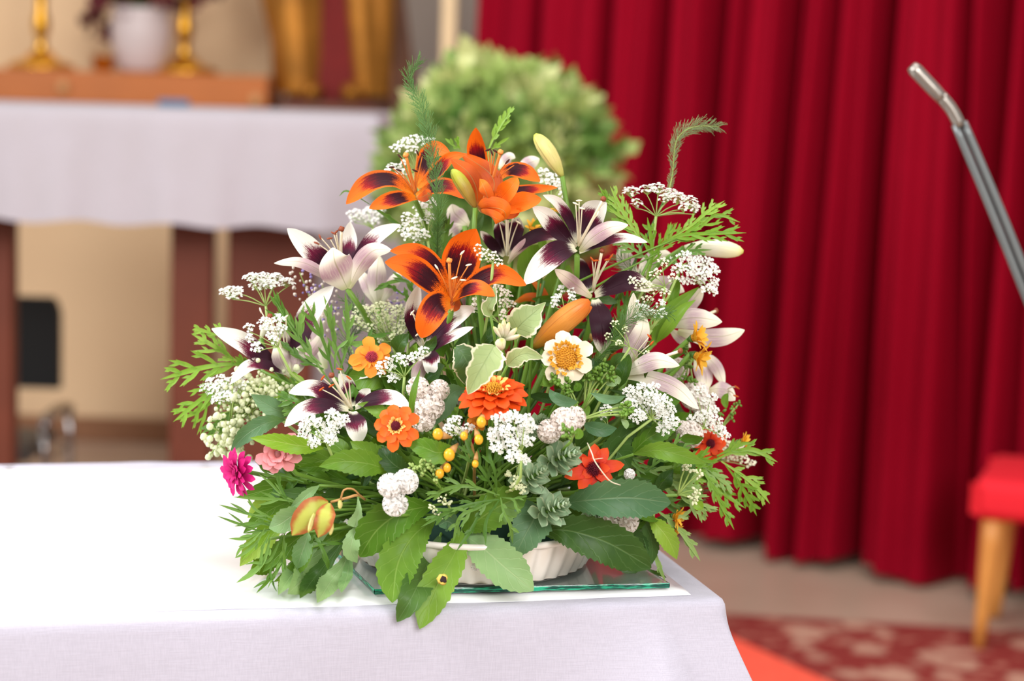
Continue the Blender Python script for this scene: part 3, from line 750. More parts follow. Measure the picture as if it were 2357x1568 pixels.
mb = MB(); tube(mb, [(qc.x, 5.0, .5), (qc.x + .01, 5.0, .8), (qc.x, 5.0, qc.z - RR * .6)], .022, .016, n=6, sides=8); mb.build('trunk', plain('bark', rgb(96, 74, 54), .8, .3), o)
mb = MB(); lathe(mb, (qc.x, 5.0, 0), [(.001, 0), (.13, 0), (.14, .02), (.19, .48), (.2, .5), (.18, .5), (.17, .46), (.001, .45)], 28); mb.build('pot', plain('terracotta', rgb(176, 100, 70), .7), o)

# black chair with chrome arm beneath the far altar
D = 6.95; q = PD(85, 785, D); cx0 = PD(32, 785, D).x; cx1 = PD(138, 785, D).x
o = thing('black_chair', 'black-backed chair with chrome arms seen beneath the far altar', 'chair', (cx0, D, 0))
zt1 = PD(85, 684, D).z; zb1 = PD(85, 892, D).z
blk = plain('black_leather', rgb(14, 14, 14), .6, .1); chrome = plain('chrome', rgb(190, 186, 184), .15, .05, metal=1.)
mb = MB(); wd = .38; cxm = cx1 - wd / 2
b0 = []
for k in range(13):
    f = k / 12; z = zb1 + (zt1 - zb1) * f; hw = wd / 2 * (1 if f < .8 else math.sqrt(max(.02, 1 - ((f - .8) / .24) ** 2 * .35)))
    b0.append([mb.vert((cxm - hw, D - .02, z)), mb.vert((cxm + hw, D - .02, z)), mb.vert((cxm + hw, D + .03, z)), mb.vert((cxm - hw, D + .03, z))])
for a, b in zip(b0, b0[1:]):
    for j in range(4): mb.face((a[j], a[(j + 1) % 4], b[(j + 1) % 4], b[j]))
mb.face(b0[0][::-1]); mb.face(b0[-1]); mb.build('backrest', blk, o, smooth=False)
zs = PD(85, 985, D).z
mb = MB(); box(mb, (cxm, D - .22, zs - .02), wd, .42, .05, bev=.015); mb.build('seat', plain('grey_seat', rgb(90, 84, 80), .5), o, smooth=False)
za = PD(85, 925, D).z
for s in (-1, 1):
    xx = cxm + s * (wd / 2 + .03)
    mb = MB(); tube(mb, [(xx, D + .02, za - .02), (xx, D - .1, za), (xx, D - .3, za), (xx, D - .36, za - .03)], .018, n=14, sides=10); mb.build('armrest', chrome, o)
    for yy in (D - .36, D + .02):
        mb = MB(); tube(mb, [(xx, yy, za - .02), (xx, yy, 0)], .014, n=4, sides=10); mb.build('leg', chrome, o)
    mb = MB(); tube(mb, [(xx, D + .02, zs - .05), (xx, D - .36, zs - .05)], .012, n=4, sides=8); mb.build('rail', chrome, o)
mb = MB(); box(mb, (cxm - .06, D - .43, (za + zs) / 2 + .0), wd * .62, .03, .09, bev=.01); mb.build('front_apron', plain('silver_panel', rgb(168, 156, 148), .35, .05), o, smooth=False)

# red upholstered chair at the right
q = PZ(2262, 1502, 0); D = q.y
zb = PD(2262, 1192, D).z; ztp = PD(2262, 1100, D).z; x0 = PD(2246, 1130, D - .03).x
o = thing('red_chair', 'red upholstered chair with tapered light wooden legs at right', 'chair', (q.x, D, 0))
lw = plain('honey_wood', rgb(212, 146, 72), .4, .1, 10.); redu = plain('red_upholstery', rgb(226, 26, 42), .8, .06, 60.)
CA = math.radians(-20); co, si = math.cos(CA), math.sin(CA)
def CH(a, b): return (q.x + a * co - b * si, D + a * si + b * co)
for (a, b) in ((0, 0), (.46, 0), (0, .37), (.46, .37)):
    xx, yy = CH(a, b); mb = MB(); tube(mb, [(xx - .012, yy, .012), (xx + .012, yy + .01, zb + .02)], .016, .034, n=5, sides=14); mb.build('leg', lw, o)
mb = MB(); xx, yy = CH(.22, .18); box(mb, (xx, yy, (zb + ztp) / 2), .54, .46, ztp - zb, CA, bev=.02); s_ = mb.build('seat', redu, o); bv = s_.modifiers.new('b', 'BEVEL'); bv.width = .016; bv.segments = 3
mb = MB(); xx, yy = CH(.46, .18); box(mb, (xx, yy, ztp + .2), .08, .44, .42, CA, bev=.02); mb.build('backrest', redu, o)

# gooseneck microphone
D = 2.75; k = px(D)
mp = [PD(2098, 152, D), PD(2168, 226, D)]
o = thing('gooseneck_microphone', 'slim grey twin-rod gooseneck microphone before the red curtain', 'microphone', (PD(2480, 900, D).x, D, 0))
mm = plain('satin_metal', rgb(158, 150, 142), .32, .05, metal=.85)
mb = MB(); tube(mb, mp, 16.5 * k, 15.5 * k, n=10, sides=20, prof=[(0, .72), (.05, .95), (.12, 1), (.8, 1), (.9, .93), (1, .96)]); mb.build('microphone_head', mm, o, 'matte grey-beige capsule')
mb = MB(); tube(mb, [PD(2166, 222, D), PD(2190, 252, D), PD(2210, 290, D)], 14.5 * k, 14 * k, n=8, sides=18); mb.build('neck', mm, o)
dk2 = plain('grey_rod', rgb(120, 124, 124), .4, .05, metal=.6)
for s in (-1, 1):
    f = 9.5 * s
    mb = MB(); tube(mb, [PD(2208 + f, 284 - f * .3, D), PD(2230 + f, 335 - f * .4, D), PD(2293 + f, 485 - f * .4, D), PD(2355 + f, 640 - f * .4, D), PD(2460 + f, 900 - f * .4, D)], 9.5 * k, 10.5 * k, n=18, sides=12)
    mb.build('rod', dk2, o)
e = PD(2460, 900, D)
mb = MB(); tube(mb, [e + Vector((-.005, 0, .02)), (e.x + .02, D, e.z - .2), (e.x + .02, D, .02)], .014, n=8, sides=12); mb.build('stand', dk2, o)
mb = MB(); lathe(mb, (e.x + .02, D, 0), [(.001, 0), (.14, 0), (.14, .012), (.03, .022), (.016, .03)], 28); mb.build('base', dk2, o)

# ================================================================ flower builders
RND = random.Random(7)
def PV(q): return P(q[0], q[1], q[2] if len(q) > 2 else 0.)
def heart(spread=70, d=0.): # a point in the floral foam where stems end
    return Vector((BC.x + RND.uniform(-.06, .06), BC.y + RND.uniform(-.05, .05), ZB + .055 + RND.uniform(0, .015)))
def add_stem(root, pts, r=.0026, mat='stem', name='stem', end=True, via=None):
    mb = MB(); p = [PV(q) if not isinstance(q, Vector) else q for q in pts]
    if end:
        h = heart(); l = p[-1]
        p += [l.lerp(h, .5) + Vector(((l.x - h.x) * .08, 0.012, -.004)), h]
    tube(mb, p, r, r * 1.15, n=10, sides=6)
    return mb.build(name, M[mat], root)

def lily(label, base, petals, d, mat='white_lily', stamens=(), style=None, fil='fil_cream', anther='anther_rust', stem=(), stigma=None, group='lilies', throat=None, ser=1.4e-3, endstem=True):
    """petals: (points, width px, side, tilt) in picture pixels; d = depth of the flower."""
    b = P(base[0], base[1], d); root = thing('lily', label, 'lily', b, group)
    for k, pt in enumerate(petals):
        pts, wpx, side = pt[:3]; tx_, ty_ = (pt[3] if len(pt) > 3 else (0, 0)); mt = pt[4] if len(pt) > 4 else mat
        pp = []
        for i, q in enumerate(pts):
            pp.append(P(q[0], q[1], d + (q[2] if len(q) > 2 else 0.)))
        mb = MB(); ribbon(mb, pp, facing(tx_, ty_), wpx * px(), LILY, 18, 7, side, .32, .0, .05, seed=k * 7 + int(base[0]))
        o = mb.build('petal', M[mt], root); md = o.modifiers.new('sub', 'SUBSURF'); md.levels = 1; md.render_levels = 1
    th = throat or base
    for k, s in enumerate(stamens):
        dz = s[2] if len(s) > 2 else -.03
        a = P(th[0] + RND.uniform(-3, 3), th[1] + RND.uniform(-2, 2), d + .002); e = P(s[0], s[1], d + dz)
        m_ = a.lerp(e, .55) + TOW * .003 + UP * .002
        mb = MB(); tube(mb, [a, m_, e], .0010, .0006, n=7, sides=5); f_ = mb.build('stamen', M[fil], root)
        dr = (RX * RND.uniform(.3, 1) + UP * RND.uniform(-1, 1)).normalized()
        mb = MB(); tube(mb, [e - dr * .0035, e + TOW * .0006, e + dr * .0035], .0013, .0011, n=6, sides=6, prof=[(0, .4), (.3, 1), (.7, 1), (1, .4)])
        mb.build('anther', M[anther], f_)
    if style:
        a = P(th[0], th[1], d); e = P(style[0], style[1], d + (style[2] if len(style) > 2 else -.035))
        mb = MB(); tube(mb, [a, a.lerp(e, .5) + TOW * .004, e], .0018, .0017, n=8, sides=7)
        s_ = mb.build('pistil', M[fil], root)
        mb = MB(); blob(mb, e, .0036, 1, .3, 8, 6, (e - a), .8); mb.build('stigma', M[stigma or 'stigma_brown'], s_)
    if stem is not None: add_stem(root, [Vector(b)] + [(q[0], q[1], d + (q[2] if len(q) > 2 else 0)) for q in stem], .0032, 'stem', end=endstem)
    return root
def bud(label, base, tip, wpx, d, mat, stem=(), d2=None, group='lily buds', stemmat='stem'):
    a = P(base[0], base[1], d); b = P(tip[0], tip[1], d if d2 is None else d2)
    root = thing('lily_bud', label, 'flower bud', a, group)
    mb = MB(); mid = a.lerp(b, .5) + UP * .002
    tube(mb, [a, mid, b], wpx * px() * .5, None, n=16, sides=18, prof=[(0, .25), (.1, .5), (.3, .85), (.55, 1), (.75, .93), (.9, .68), (.97, .42), (1, .18)], rib=.07)
    mb.build('bud_head', M[mat], root)
    add_stem(root, [a] + [(q[0], q[1], d) for q in stem], .003, stemmat)
    return root

def basis(n, roll=0.):
    n = n.normalized(); a = n.cross(UP if abs(n.dot(UP)) < .9 else RX).normalized(); b = n.cross(a)
    return a, b, n
def dirn(nx, ny, nz=1.): return (RX * nx + UP * ny + TOW * nz).normalized()
def blade(mb, c, out, n, r0, r1, wid, elev, prof=BLUNT, cup=.25, curl=0., seed=0, nn=7, m=5, wav=.1):
    """petal starting r0 from c along `out`, rising by elev (radians) towards n"""
    e = out * math.cos(elev) + n * math.sin(elev); up = n * math.cos(elev) - out * math.sin(elev)
    L = r1 - r0; p0 = c + out * r0
    pts = [p0, p0 + e * L * .5 + up * L * .04, p0 + e * L - up * L * curl]
    ribbon(mb, pts, lambda p: up, wid, prof, nn, m, 1, cup, 0, wav, seed=seed)
def zinnia(label, c, R, d, n, layers, mat, disc, disc_r=.28, eye=0, stem=(), group='zinnias', discmat2=None, jit=.08, disc_h=.12, prof=BLUNT, endstem=True):
    C = P(c[0], c[1], d); n = dirn(*n); a, b, n = basis(n); R = R * px()
    root = thing('zinnia', label, 'zinnia', C, group); rnd = random.Random(int(c[0] * 3 + c[1]))
    for li, (cnt, rf, elev, wf) in enumerate(layers):
        for k in range(cnt):
            an = 2 * PI * (k + .5 * li + rnd.uniform(-jit, jit) * 2) / cnt
            o_ = a * math.cos(an) + b * math.sin(an); mb = MB()
            rr = R * rf * rnd.uniform(1 - jit, 1 + jit)
            blade(mb, C + n * (.0012 * li), o_, n, R * .08, rr, R * wf, elev + rnd.uniform(-jit, jit), prof, .2, .12, k + li * 20, 8, 5, .14)
            mb.build('petal', M[mat], root)
    mb = MB(); rings = 7
    for k in range(90):
        rr = disc_r * R * math.sqrt(k / 90); an = k * 2.39996
        p = C + (a * math.cos(an) + b * math.sin(an)) * rr + n * (.002 + disc_h * R * (1 - (rr / (disc_r * R + 1e-9)) ** 2))
        tube(mb, [p, p + n * R * .05, p + n * R * .10], R * .028, R * .02, n=3, sides=4, mat=0)
    blob(mb, C + n * .001, disc_r * R, 2, 0, 12, 6, n, .4)
    mb.build('disc', M[disc], root)
    if eye:
        for k in range(eye):
            an = 2 * PI * (k + rnd.uniform(-.3, .3)) / eye; rr = disc_r * R * rnd.uniform(.75, 1.25)
            o_ = a * math.cos(an) + b * math.sin(an); p = C + o_ * rr + n * (disc_h * R * .8); mb = MB()
            blade(mb, p, o_, n, 0, R * .20, R * .15, 1.05 + rnd.uniform(-.2, .2), OVAL, .6, .35, k, 5, 3)
            mb.build('disc_floret', M[discmat2 or 'zin_eye'], root)
    mb = MB(); tube(mb, [C - n * .001, C - n * R * .18, C - n * R * .3], R * .2, R * .08, n=5, sides=10); cal = mb.build('calyx', M['stem_deep'], root)
    if stem is not None: add_stem(root, [C - n * R * .25] + [(q[0], q[1], d + .02) for q in stem], .0026, 'stem', end=endstem)
    return root

def floret(mb, c, n, r, rnd, k=5, mat=0):
    a, b, n = basis(n); ph = rnd.uniform(0, 6)
    for j in range(k):
        an = ph + 2 * PI * j / k; o = a * math.cos(an) + b * math.sin(an); s = n.cross(o)
        q = [c, c + o * r * .55 + s * r * .34 + n * r * .2, c + o * r + n * r * .12, c + o * r * .55 - s * r * .34 + n * r * .2]
        mb.face([mb.vert(x, (.5, .5)) for x in q], mat)
def umbel(label, joint, heads, d, dj=None, fl='floret', n=(0, .6, .8), stem=(), group='white lace umbels', fr=2.9, stemmat='stem_pale', endstem=True, dens=1.0):
    """heads: (x, y, rx, ry) picture ellipses of the umbellets; joint: where the rays meet"""
    J = P(joint[0], joint[1], d if dj is None else dj); root = thing('lace_umbel', label, 'umbel', J, group)
    nn = dirn(*n); rnd = random.Random(int(joint[0] + joint[1] * 7)); rays = MB()
    for h in heads:
        x, y, rx, ry = h[:4]; dd = d + (h[4] if len(h) > 4 else rnd.uniform(-.008, .008)); C = P(x, y, dd); mb = MB()
        cnt = int(max(8, rx * ry * .085 * dens)); 
        mini = C - nn * (min(rx, ry) * px() * .9 + .003)
        tube(rays, [J, J.lerp(mini, .55) + (UP * .2 + nn * .3) * .004, mini], .0006, .0005, n=5, sides=4)
        for k in range(cnt):
            r = math.sqrt((k + .5) / cnt); an = k * 2.39996 + rnd.uniform(-.3, .3)
            ex, ey = math.cos(an) * r * rx, math.sin(an) * r * ry
            c = P(x + ex, y - ey, dd) + nn * ((1 - r * r) * .004 + rnd.uniform(-.001, .001)) 
            fn = (nn + RX * ex / rx * .5 + UP * ey / max(ry, 4) * .4 + Vector((rnd.uniform(-.3, .3),) * 3)).normalized()
            floret(mb, c, fn, fr * 1.45 * px() * rnd.uniform(.85, 1.25), rnd)
            if k % 2 == 0: tube(rays, [mini, c], .00028, .00028, n=2, sides=3, cap=False)
        mb.build('umbellet', M[fl], root, smooth=False)
    rays.build('ray', M[stemmat], root, kind='stuff')
    if stem is not None: add_stem(root, [J] + [(q[0], q[1], d + .01) for q in stem], .0016, stemmat, end=endstem)
    return root
def heads_disc(cx, cy, RXp, RYp, n, r, ry=None, seed=0, hole=0.):
    rnd = random.Random(seed); out = []
    for k in range(n):
        q = math.sqrt((k + .4) / n); an = k * 2.39996 + seed; q = hole + (1 - hole) * q
        out.append((cx + math.cos(an) * q * RXp + rnd.uniform(-3, 3), cy + math.sin(an) * q * RYp + rnd.uniform(-2, 2), r * rnd.uniform(.85, 1.15), (ry or r * .8) * rnd.uniform(.85, 1.1), rnd.uniform(-.012, .012)))
    return out

def pompons(label, balls, d, stem=(), mat='pompon', group='white feverfew sprigs'):
    c = P(balls[0][0], balls[0][1], d); root = thing('feverfew_sprig', label, 'feverfew', c, group); rnd = random.Random(int(balls[0][0]))
    j = P(sum(b[0] for b in balls) / len(balls) + 8, max(b[1] for b in balls) + 26, d + .02)
    for x, y, r in balls:
        C = P(x, y, d + rnd.uniform(-.006, .006)); R = r * px(); mb = MB(); blob(mb, C, R * .8, x, .2, 12, 8)
        n = 190
        for k in range(n):
            z = 1 - 2 * (k + .5) / n; rr = math.sqrt(1 - z * z); an = k * 2.39996
            v = Vector((rr * math.cos(an), rr * math.sin(an), z)) + Vector((rnd.uniform(-.12, .12), rnd.uniform(-.12, .12), rnd.uniform(-.12, .12))); v.normalize()
            if v.dot(TOW) < -.3: continue
            t_ = v.cross(Vector((rnd.gauss(0, 1), rnd.gauss(0, 1), rnd.gauss(0, 1)))).normalized()
            ribbon(mb, [C + v * R * .72 - t_ * R * .05, C + v * R * .98 + t_ * R * .08, C + v * R * 1.0 + t_ * R * .3], lambda p, v=v: v, R * .27, BLUNT, 4, 3, 1, .5)
        mb.build('flower_head', M[mat], root)
        mb = MB(); tube(mb, [C, C.lerp(j, .6) + UP * .002, j], .001, .0012, n=5, sides=5); mb.build('pedicel', M['stem'], root)
    add_stem(root, [j] + [(q[0], q[1], d + .02) for q in stem], .0018, 'stem')
    return root

def leaf(root, pts, wpx, mat='leaf', prof=LEAF, teeth=13, side=1, tilt=(0, 0), fold=.18, cup=.1, wav=.10, name='leaf', label=None, d=0., seed=0):
    pp = [P(q[0], q[1], d + (q[2] if len(q) > 2 else 0)) for q in pts]
    mb = MB(); n = teeth * 3 + 4 if teeth else 20
    ribbon(mb, pp, facing(*tilt), wpx * px(), prof, n, 7, side, cup, fold, wav, teeth, .10, seed or int(pts[0][0]))
    return mb.build(name, M[mat], root, label)
def sprig(label, leaves, d, name='leafy_sprig', cat='foliage', group='serrated green leaves', mat='leaf', stem=None, **kw):
    b = leaves[0][0][0]; root = thing(name, label, cat, P(b[0], b[1], d), group)
    for k, l in enumerate(leaves):
        pts, wpx = l[:2]; mt = l[2] if len(l) > 2 else mat; o = dict(kw); o.update(l[3] if len(l) > 3 else {})
        leaf(root, pts, wpx, mt, d=d, seed=k + int(b[0]), **o)
        p = P(pts[0][0], pts[0][1], d + (pts[0][2] if len(pts[0]) > 2 else 0))
        mb = MB(); h = heart(); tube(mb, [p, p.lerp(h, .5) + Vector((0, .01, .0)), h], .0016, .002, n=6, sides=5); mb.build('leaf_stalk', M['stem'], root)
    return root

def cutmesh(mb, pts, nrm, W, lobes, Lf, ang, seed, sub=True, prof=STRAP, u0=.22, lw=.75, tipw=1.0):
    """deeply cut leaf: a midrib blade with paired side lobes that carry a tooth or two"""
    rnd = random.Random(seed); cs = crom(pts, 24); L = sum((cs[i + 1] - cs[i]).length for i in range(23))
    W *= 1.25
    ribbon(mb, pts, nrm, W, [(0, .3), (.3, .6), (.7, .95), (.88, .6), (1, .03)], 16, 3, 1, .15, .15, .05, seed=seed)
    for k in range(lobes):
        for s in (-1, 1):
            u = u0 + (.93 - u0) * (k + rnd.uniform(-.25, .25) + (.25 if s > 0 else 0)) / max(1, lobes)
            if u > .95 or u < .03: continue
            i = min(22, int(u * 23)); p = cs[i].lerp(cs[i + 1], u * 23 - i); T = (cs[i + 1] - cs[max(0, i - 1)]).normalized()
            N = nrm(p); S = T.cross(N).normalized() * s
            a = math.radians(ang + rnd.uniform(-10, 10)); dr = T * math.cos(a) + S * math.sin(a) + N * rnd.uniform(-.25, .25)
            l = L * Lf * (1.0 - .62 * abs(u - .45) / .55) * rnd.uniform(.8, 1.15)
            e = p + dr * l + T * l * .18; mid = p + dr * l * .5
            ribbon(mb, [p, mid, e], nrm, W * lw, [(0, .45), (.4, 1.1), (.75, .75), (1, .03)], 8, 3, 1, .1, .15, .05)
            if sub:
                for q, ss in ((.42, 1), (.6, -1)):
                    p2 = p.lerp(e, q); d2 = (dr + T.cross(N) * ss * .75 * (1 if ss * s > 0 else 1) + T * .3).normalized(); l2 = l * rnd.uniform(.30, .42)
                    ribbon(mb, [p2, p2 + d2 * l2 * .5 + dr * l2 * .06, p2 + d2 * l2 + dr * l2 * .16], nrm, W * lw * .72, [(0, .6), (.5, 1), (1, .03)], 5, 3, 1, .1, .1)
def cutsprig(label, leaves, d, mat='cut', group='feathery cut leaves', name='feathery_sprig', W=9, lobes=4, Lf=.38, ang=38, stem=True, **kw):
    """leaves: (points, {overrides})"""
    b = leaves[0][0][0]; root = thing(name, label, 'foliage', P(b[0], b[1], d), group); h = heart()
    for k, l in enumerate(leaves):
        o = dict(W=W, lobes=lobes, Lf=Lf, ang=ang, mat=mat, tilt=(RND.uniform(-.35, .35), RND.uniform(-.1, .5))); o.update(l[1] if len(l) > 1 else {})
        pp = [P(q[0], q[1], d + (q[2] if len(q) > 2 else 0)) for q in l[0]]
        mb = MB(); cutmesh(mb, pp, facing(*o['tilt']), o['W'] * px(), o['lobes'], o['Lf'], o['ang'], k * 13 + int(b[0]), **kw)
        mb.build('leaf', M[o['mat']], root)
    if stem:
        p = P(b[0], b[1], d); mb = MB(); tube(mb, [p, p.lerp(h, .5) + Vector((0, .01, 0)), h], .0018, .0022, n=8, sides=5); mb.build('stem', M['stem'], root)
    return root
def fern(label, pts, d, wid, mat='needle', dens=1.0, seed=0, down=(), group='asparagus fern fronds', lean=.45, up=0.0, endstem=True):
    pp = [P(q[0], q[1], d + (q[2] if len(q) > 2 else 0)) for q in pts]; root = thing('fern_frond', label, 'fern', pp[0], group)
    rnd = random.Random(seed + 5); cs = crom(pp, 60); L = sum((cs[i + 1] - cs[i]).length for i in range(59))
    mb = MB(); tube(mb, pp, .0008, .0003, n=30, sides=5); mb.build('stem', M['stem_deep' if mat == 'needle' else 'stem_pale'], root)
    mb = MB(); n = int(L / px() * .42 * dens)
    for k in range(n):
        u = k / n; i = min(58, int(u * 59)); p = cs[i].lerp(cs[i + 1], u * 59 - i); T = (cs[i + 1] - cs[i]).normalized()
        S = T.cross(TOW).normalized() * (1 if k % 2 else -1)
        wd = wid * 1.25 * px() * (.45 + .55 * math.sin(PI * min(1, (1 - u) * 1.15 + .06)) ) * rnd.uniform(.6, 1.1)
        dr = (T * lean + S * (1 - lean) * rnd.uniform(.5, 1.2) + TOW * rnd.uniform(-.35, .35)).normalized()
        e = p + dr * wd + T * wd * .2
        tube(mb, [p, e], .0003, .00018, n=2, sides=3, cap=False)
        for j in range(4):
            q = p.lerp(e, .1 + .2 * j); d2 = (dr + T * rnd.uniform(0, .5) + S * rnd.uniform(-.7, .5) + TOW * rnd.uniform(-.6, .6)).normalized()
            tube(mb, [q, q + d2 * wd * rnd.uniform(.35, .65)], .00028, .00016, n=2, sides=3, cap=False)
    mb.build('needles', M[mat], root, kind='stuff')
    if down is not None: add_stem(root, [pp[0]] + [(q[0], q[1], d) for q in down], .0014, 'stem_deep', end=endstem)
    return root
def spurge(label, c, tip, R, d, group='blue-green spurge sprigs', n=30, dz=-.03):
    a = P(c[0], c[1], d + .02); b = P(tip[0], tip[1], d + dz); root = thing('spurge_sprig', label, 'succulent', a, group); ax = (b - a); L = ax.length; ax.normalize()
    A = ax.cross(UP).normalized(); B = ax.cross(A); rnd = random.Random(int(c[0]))
    for k in range(n):
        f = k / (n - 1); an = k * 2.39996; o = A * math.cos(an) + B * math.sin(an)
        p = a + ax * (L * (.12 + .86 * f)); r = 1.25 * R * px() * (1 - .72 * f ** 1.6); el = .55 + .75 * f
        e = o * math.cos(el) + ax * math.sin(el); up = (ax * math.cos(el) - o * math.sin(el))
        mb = MB(); ribbon(mb, [p, p + e * r * .55 - up * r * .05, p + e * r + up * r * .06], lambda q, up=up: up, r * .50, [(0, .35), (.3, .8), (.6, 1), (.85, .65), (1, .03)], 7, 5, 1, .45, .1)
        mb.build('leaf', M['succulent'], root)
    mb = MB(); h = heart(); tube(mb, [b - ax * .004, a, a.lerp(h, .5), h], .002, .003, n=8, sides=6); mb.build('stem', M['stem'], root)
    return root
def budcluster(label, c, d, branches, mat='stem_pale', r=4.5, per=9, group='green bud sprays', fl='floret_green', leafs=(), name='bud_spray', rad=13, leafmat='leaf_grey'):
    """branches: picture points of small bud heads, joined to c"""
    J = P(c[0], c[1], d); root = thing(name, label, 'foliage', J, group); rnd = random.Random(int(c[0] + c[1]))
    for k, q in enumerate(branches):
        e = P(q[0], q[1], d + (q[2] if len(q) > 2 else -.01)); mb = MB(); tube(mb, [J, J.lerp(e, .5) + UP * .002 + RX * rnd.uniform(-.002, .002), e], .0012, .0009, n=6, sides=5); mb.build('branchlet', M[mat], root)
        mb = MB()
        for j in range(per):
            v = Vector((rnd.gauss(0, 1), rnd.gauss(0, 1), rnd.gauss(0, 1))).normalized(); v = (v + TOW * .3).normalized()
            blob(mb, e + v * rad * px() * rnd.uniform(.3, 1), r * px() * rnd.uniform(.7, 1.1), j, .2, 6, 4, v, 1.5)
        mb.build('bud_head', M[fl], root)
    for k, l in enumerate(leafs):
        leaf(root, l[0], l[1], l[2] if len(l) > 2 else leafmat, OVAL, 0, d=d, fold=.2, seed=k)
    h = heart(); mb = MB(); tube(mb, [J, J.lerp(h, .5) + Vector((0, .01, 0)), h], .0018, .0024, n=7, sides=6); mb.build('stem', M['stem'], root)
    return root

# ================================================================ the arrangement, read off the photograph
# ---- lilies
lily('orange lily at the upper left, black-maroon centre, long petal drooping left', (956, 462), [
    ([(958, 430, .03), (975, 385, .02), (1000, 346, .005), (1036, 352, -.01)], 48, 1, (-.4, .1)),
    ([(953, 447, .0), (905, 416, -.005), (850, 424, -.015), (797, 470, -.03)], 50, 1, (.1, .5)),
    ([(962, 432, .01), (1000, 402, -.01), (1036, 366, -.02), (1071, 356, -.03)], 34, 1, (-.2, .2)),
    ([(958, 452, -.005), (1000, 432, -.02), (1038, 434, -.03), (1073, 458, -.04)], 42, 1, (0, .4)),
    ([(958, 456, -.01), (925, 456, -.03), (888, 468, -.045), (850, 480, -.055)], 44, 1, (.2, .6)),
    ([(956, 456, -.01), (975, 452, -.03), (992, 440, -.05)], 26, -1, (0, 0)),
  ], -.03, 'orange_lily', [(920, 360), (902, 385), (961, 352), (973, 357), (918, 392), (955, 393)], (934, 357), 'fil_orange', 'anther_brown', [(962, 490, .02), (1000, 560, .05)], 'fil_orange', group='orange lilies', throat=(956, 446))
lily('topmost orange lily with one petal pointing straight up', (1096, 485), [
    ([(1125, 430, .02), (1106, 385, .02), (1095, 340, .01), (1095, 294, -.005)], 46, 1, (.1, -.1)),
    ([(1132, 424, .01), (1170, 394, .02), (1205, 396, .0), (1243, 418, -.03)], 40, 1, (-.2, .3)),
    ([(1132, 436, .0), (1185, 438, -.01), (1235, 437, -.02), (1283, 432, -.03)], 26, 1, (0, .5)),
    ([(1097, 483, -.01), (1098, 440, -.035), (1078, 398, -.045), (1038, 366, -.04)], 48, -1, (.2, .1)),
    ([(1100, 480, -.01), (1135, 440, -.03), (1128, 400, -.01), (1060, 352, .01)], 44, -1, (.1, .0)),
  ], -.04, 'orange_lily', [(1124, 345), (1132, 352), (1140, 348), (1168, 372), (1187, 378)], (1152, 350), 'fil_orange', 'anther_brown', [(1088, 520, .02), (1070, 600, .05)], 'fil_orange', group='orange lilies', throat=(1130, 430))
lily('half-open orange lily facing down right below the topmost one', (1096, 487), [
    ([(1100, 484, -.03), (1130, 478, -.06), (1160, 486, -.07), (1164, 506, -.06)], 50, -1, (.2, -.4)),
    ([(1102, 478, -.03), (1122, 458, -.06), (1112, 428, -.065), (1104, 412, -.05)], 30, -1, (-.3, 0)),
    ([(1138, 474, -.03), (1160, 450, -.05), (1178, 428, -.06), (1190, 408, -.055)], 46, 1, (-.1, .2)),
    ([(1140, 482, -.02), (1180, 474, -.045), (1215, 464, -.055), (1246, 458, -.05)], 52, 1, (.1, .4)),
    ([(1135, 488, -.01), (1165, 500, -.03), (1185, 498, -.05), (1200, 478, -.06)], 34, 1, (0, .7)),
    ([(1104, 488, -.03), (1130, 498, -.065), (1152, 508, -.07), (1160, 508, -.06)], 34, -1, (0, -.6)),
  ], -.05, 'orange_lily_plain', (), None, stem=[(1085, 530, .03), (1070, 620, .06)], group='orange lilies')
lily('largest orange lily in the middle, petals spread like a star', (1038, 717), [
    ([(1042, 690, .01), (1052, 640, .01), (1070, 580, -.0), (1096, 527, -.02)], 88, 1, (-.15, -.2)),
    ([(1030, 676, .015), (1008, 622, .0), (960, 584, -.015), (898, 578, -.03)], 46, 1, (.3, .4)),
    ([(1032, 692, .0), (992, 652, -.015), (940, 616, -.03), (886, 604, -.04)], 64, 1, (.3, .3)),
    ([(1044, 690, .005), (1092, 655, -.01), (1150, 632, -.025), (1211, 657, -.03)], 50, 1, (-.3, .3)),
    ([(1042, 696, -.005), (1072, 672, -.03), (1108, 668, -.045), (1139, 682, -.05)], 48, 1, (-.1, .7)),
    ([(1036, 698, -.01), (1008, 700, -.04), (984, 738, -.055), (970, 778, -.05)], 64, 1, (.1, .0)),
    ([(1038, 717, .0), (1042, 706, .004), (1048, 694, .004), (1054, 684, .006)], 36, -1, (0, -.3)),
    ([(1038, 717, .0), (1032, 706, .004), (1028, 694, .004), (1022, 684, .006)], 36, -1, (0, -.3)),
  ], -.12, 'orange_lily', [(1005, 615), (1064, 582), (1079, 610), (1066, 645), (1046, 640)], (1034, 600), 'fil_orange', 'fil_cream', [(1034, 745, .02), (1028, 800, .05)], 'fil_orange', group='orange lilies', throat=(1038, 690))
lily('orange petals of a lily mostly hidden behind the long orange bud', (1282, 720), [
    ([(1180, 700, .0), (1215, 684, -.01), (1250, 690, -.01), (1268, 706, .0)], 22, -1),
    ([(1268, 716, .0), (1258, 690, -.01), (1240, 660, -.01), (1222, 648, 0)], 20, -1),
    ([(1355, 770, .0), (1390, 800, -.01), (1420, 840, -.01), (1428, 858, 0)], 30, -1)
  ], .03, 'orange_lily_plain', (), None, stem=[(1282, 800)], group='orange lilies')
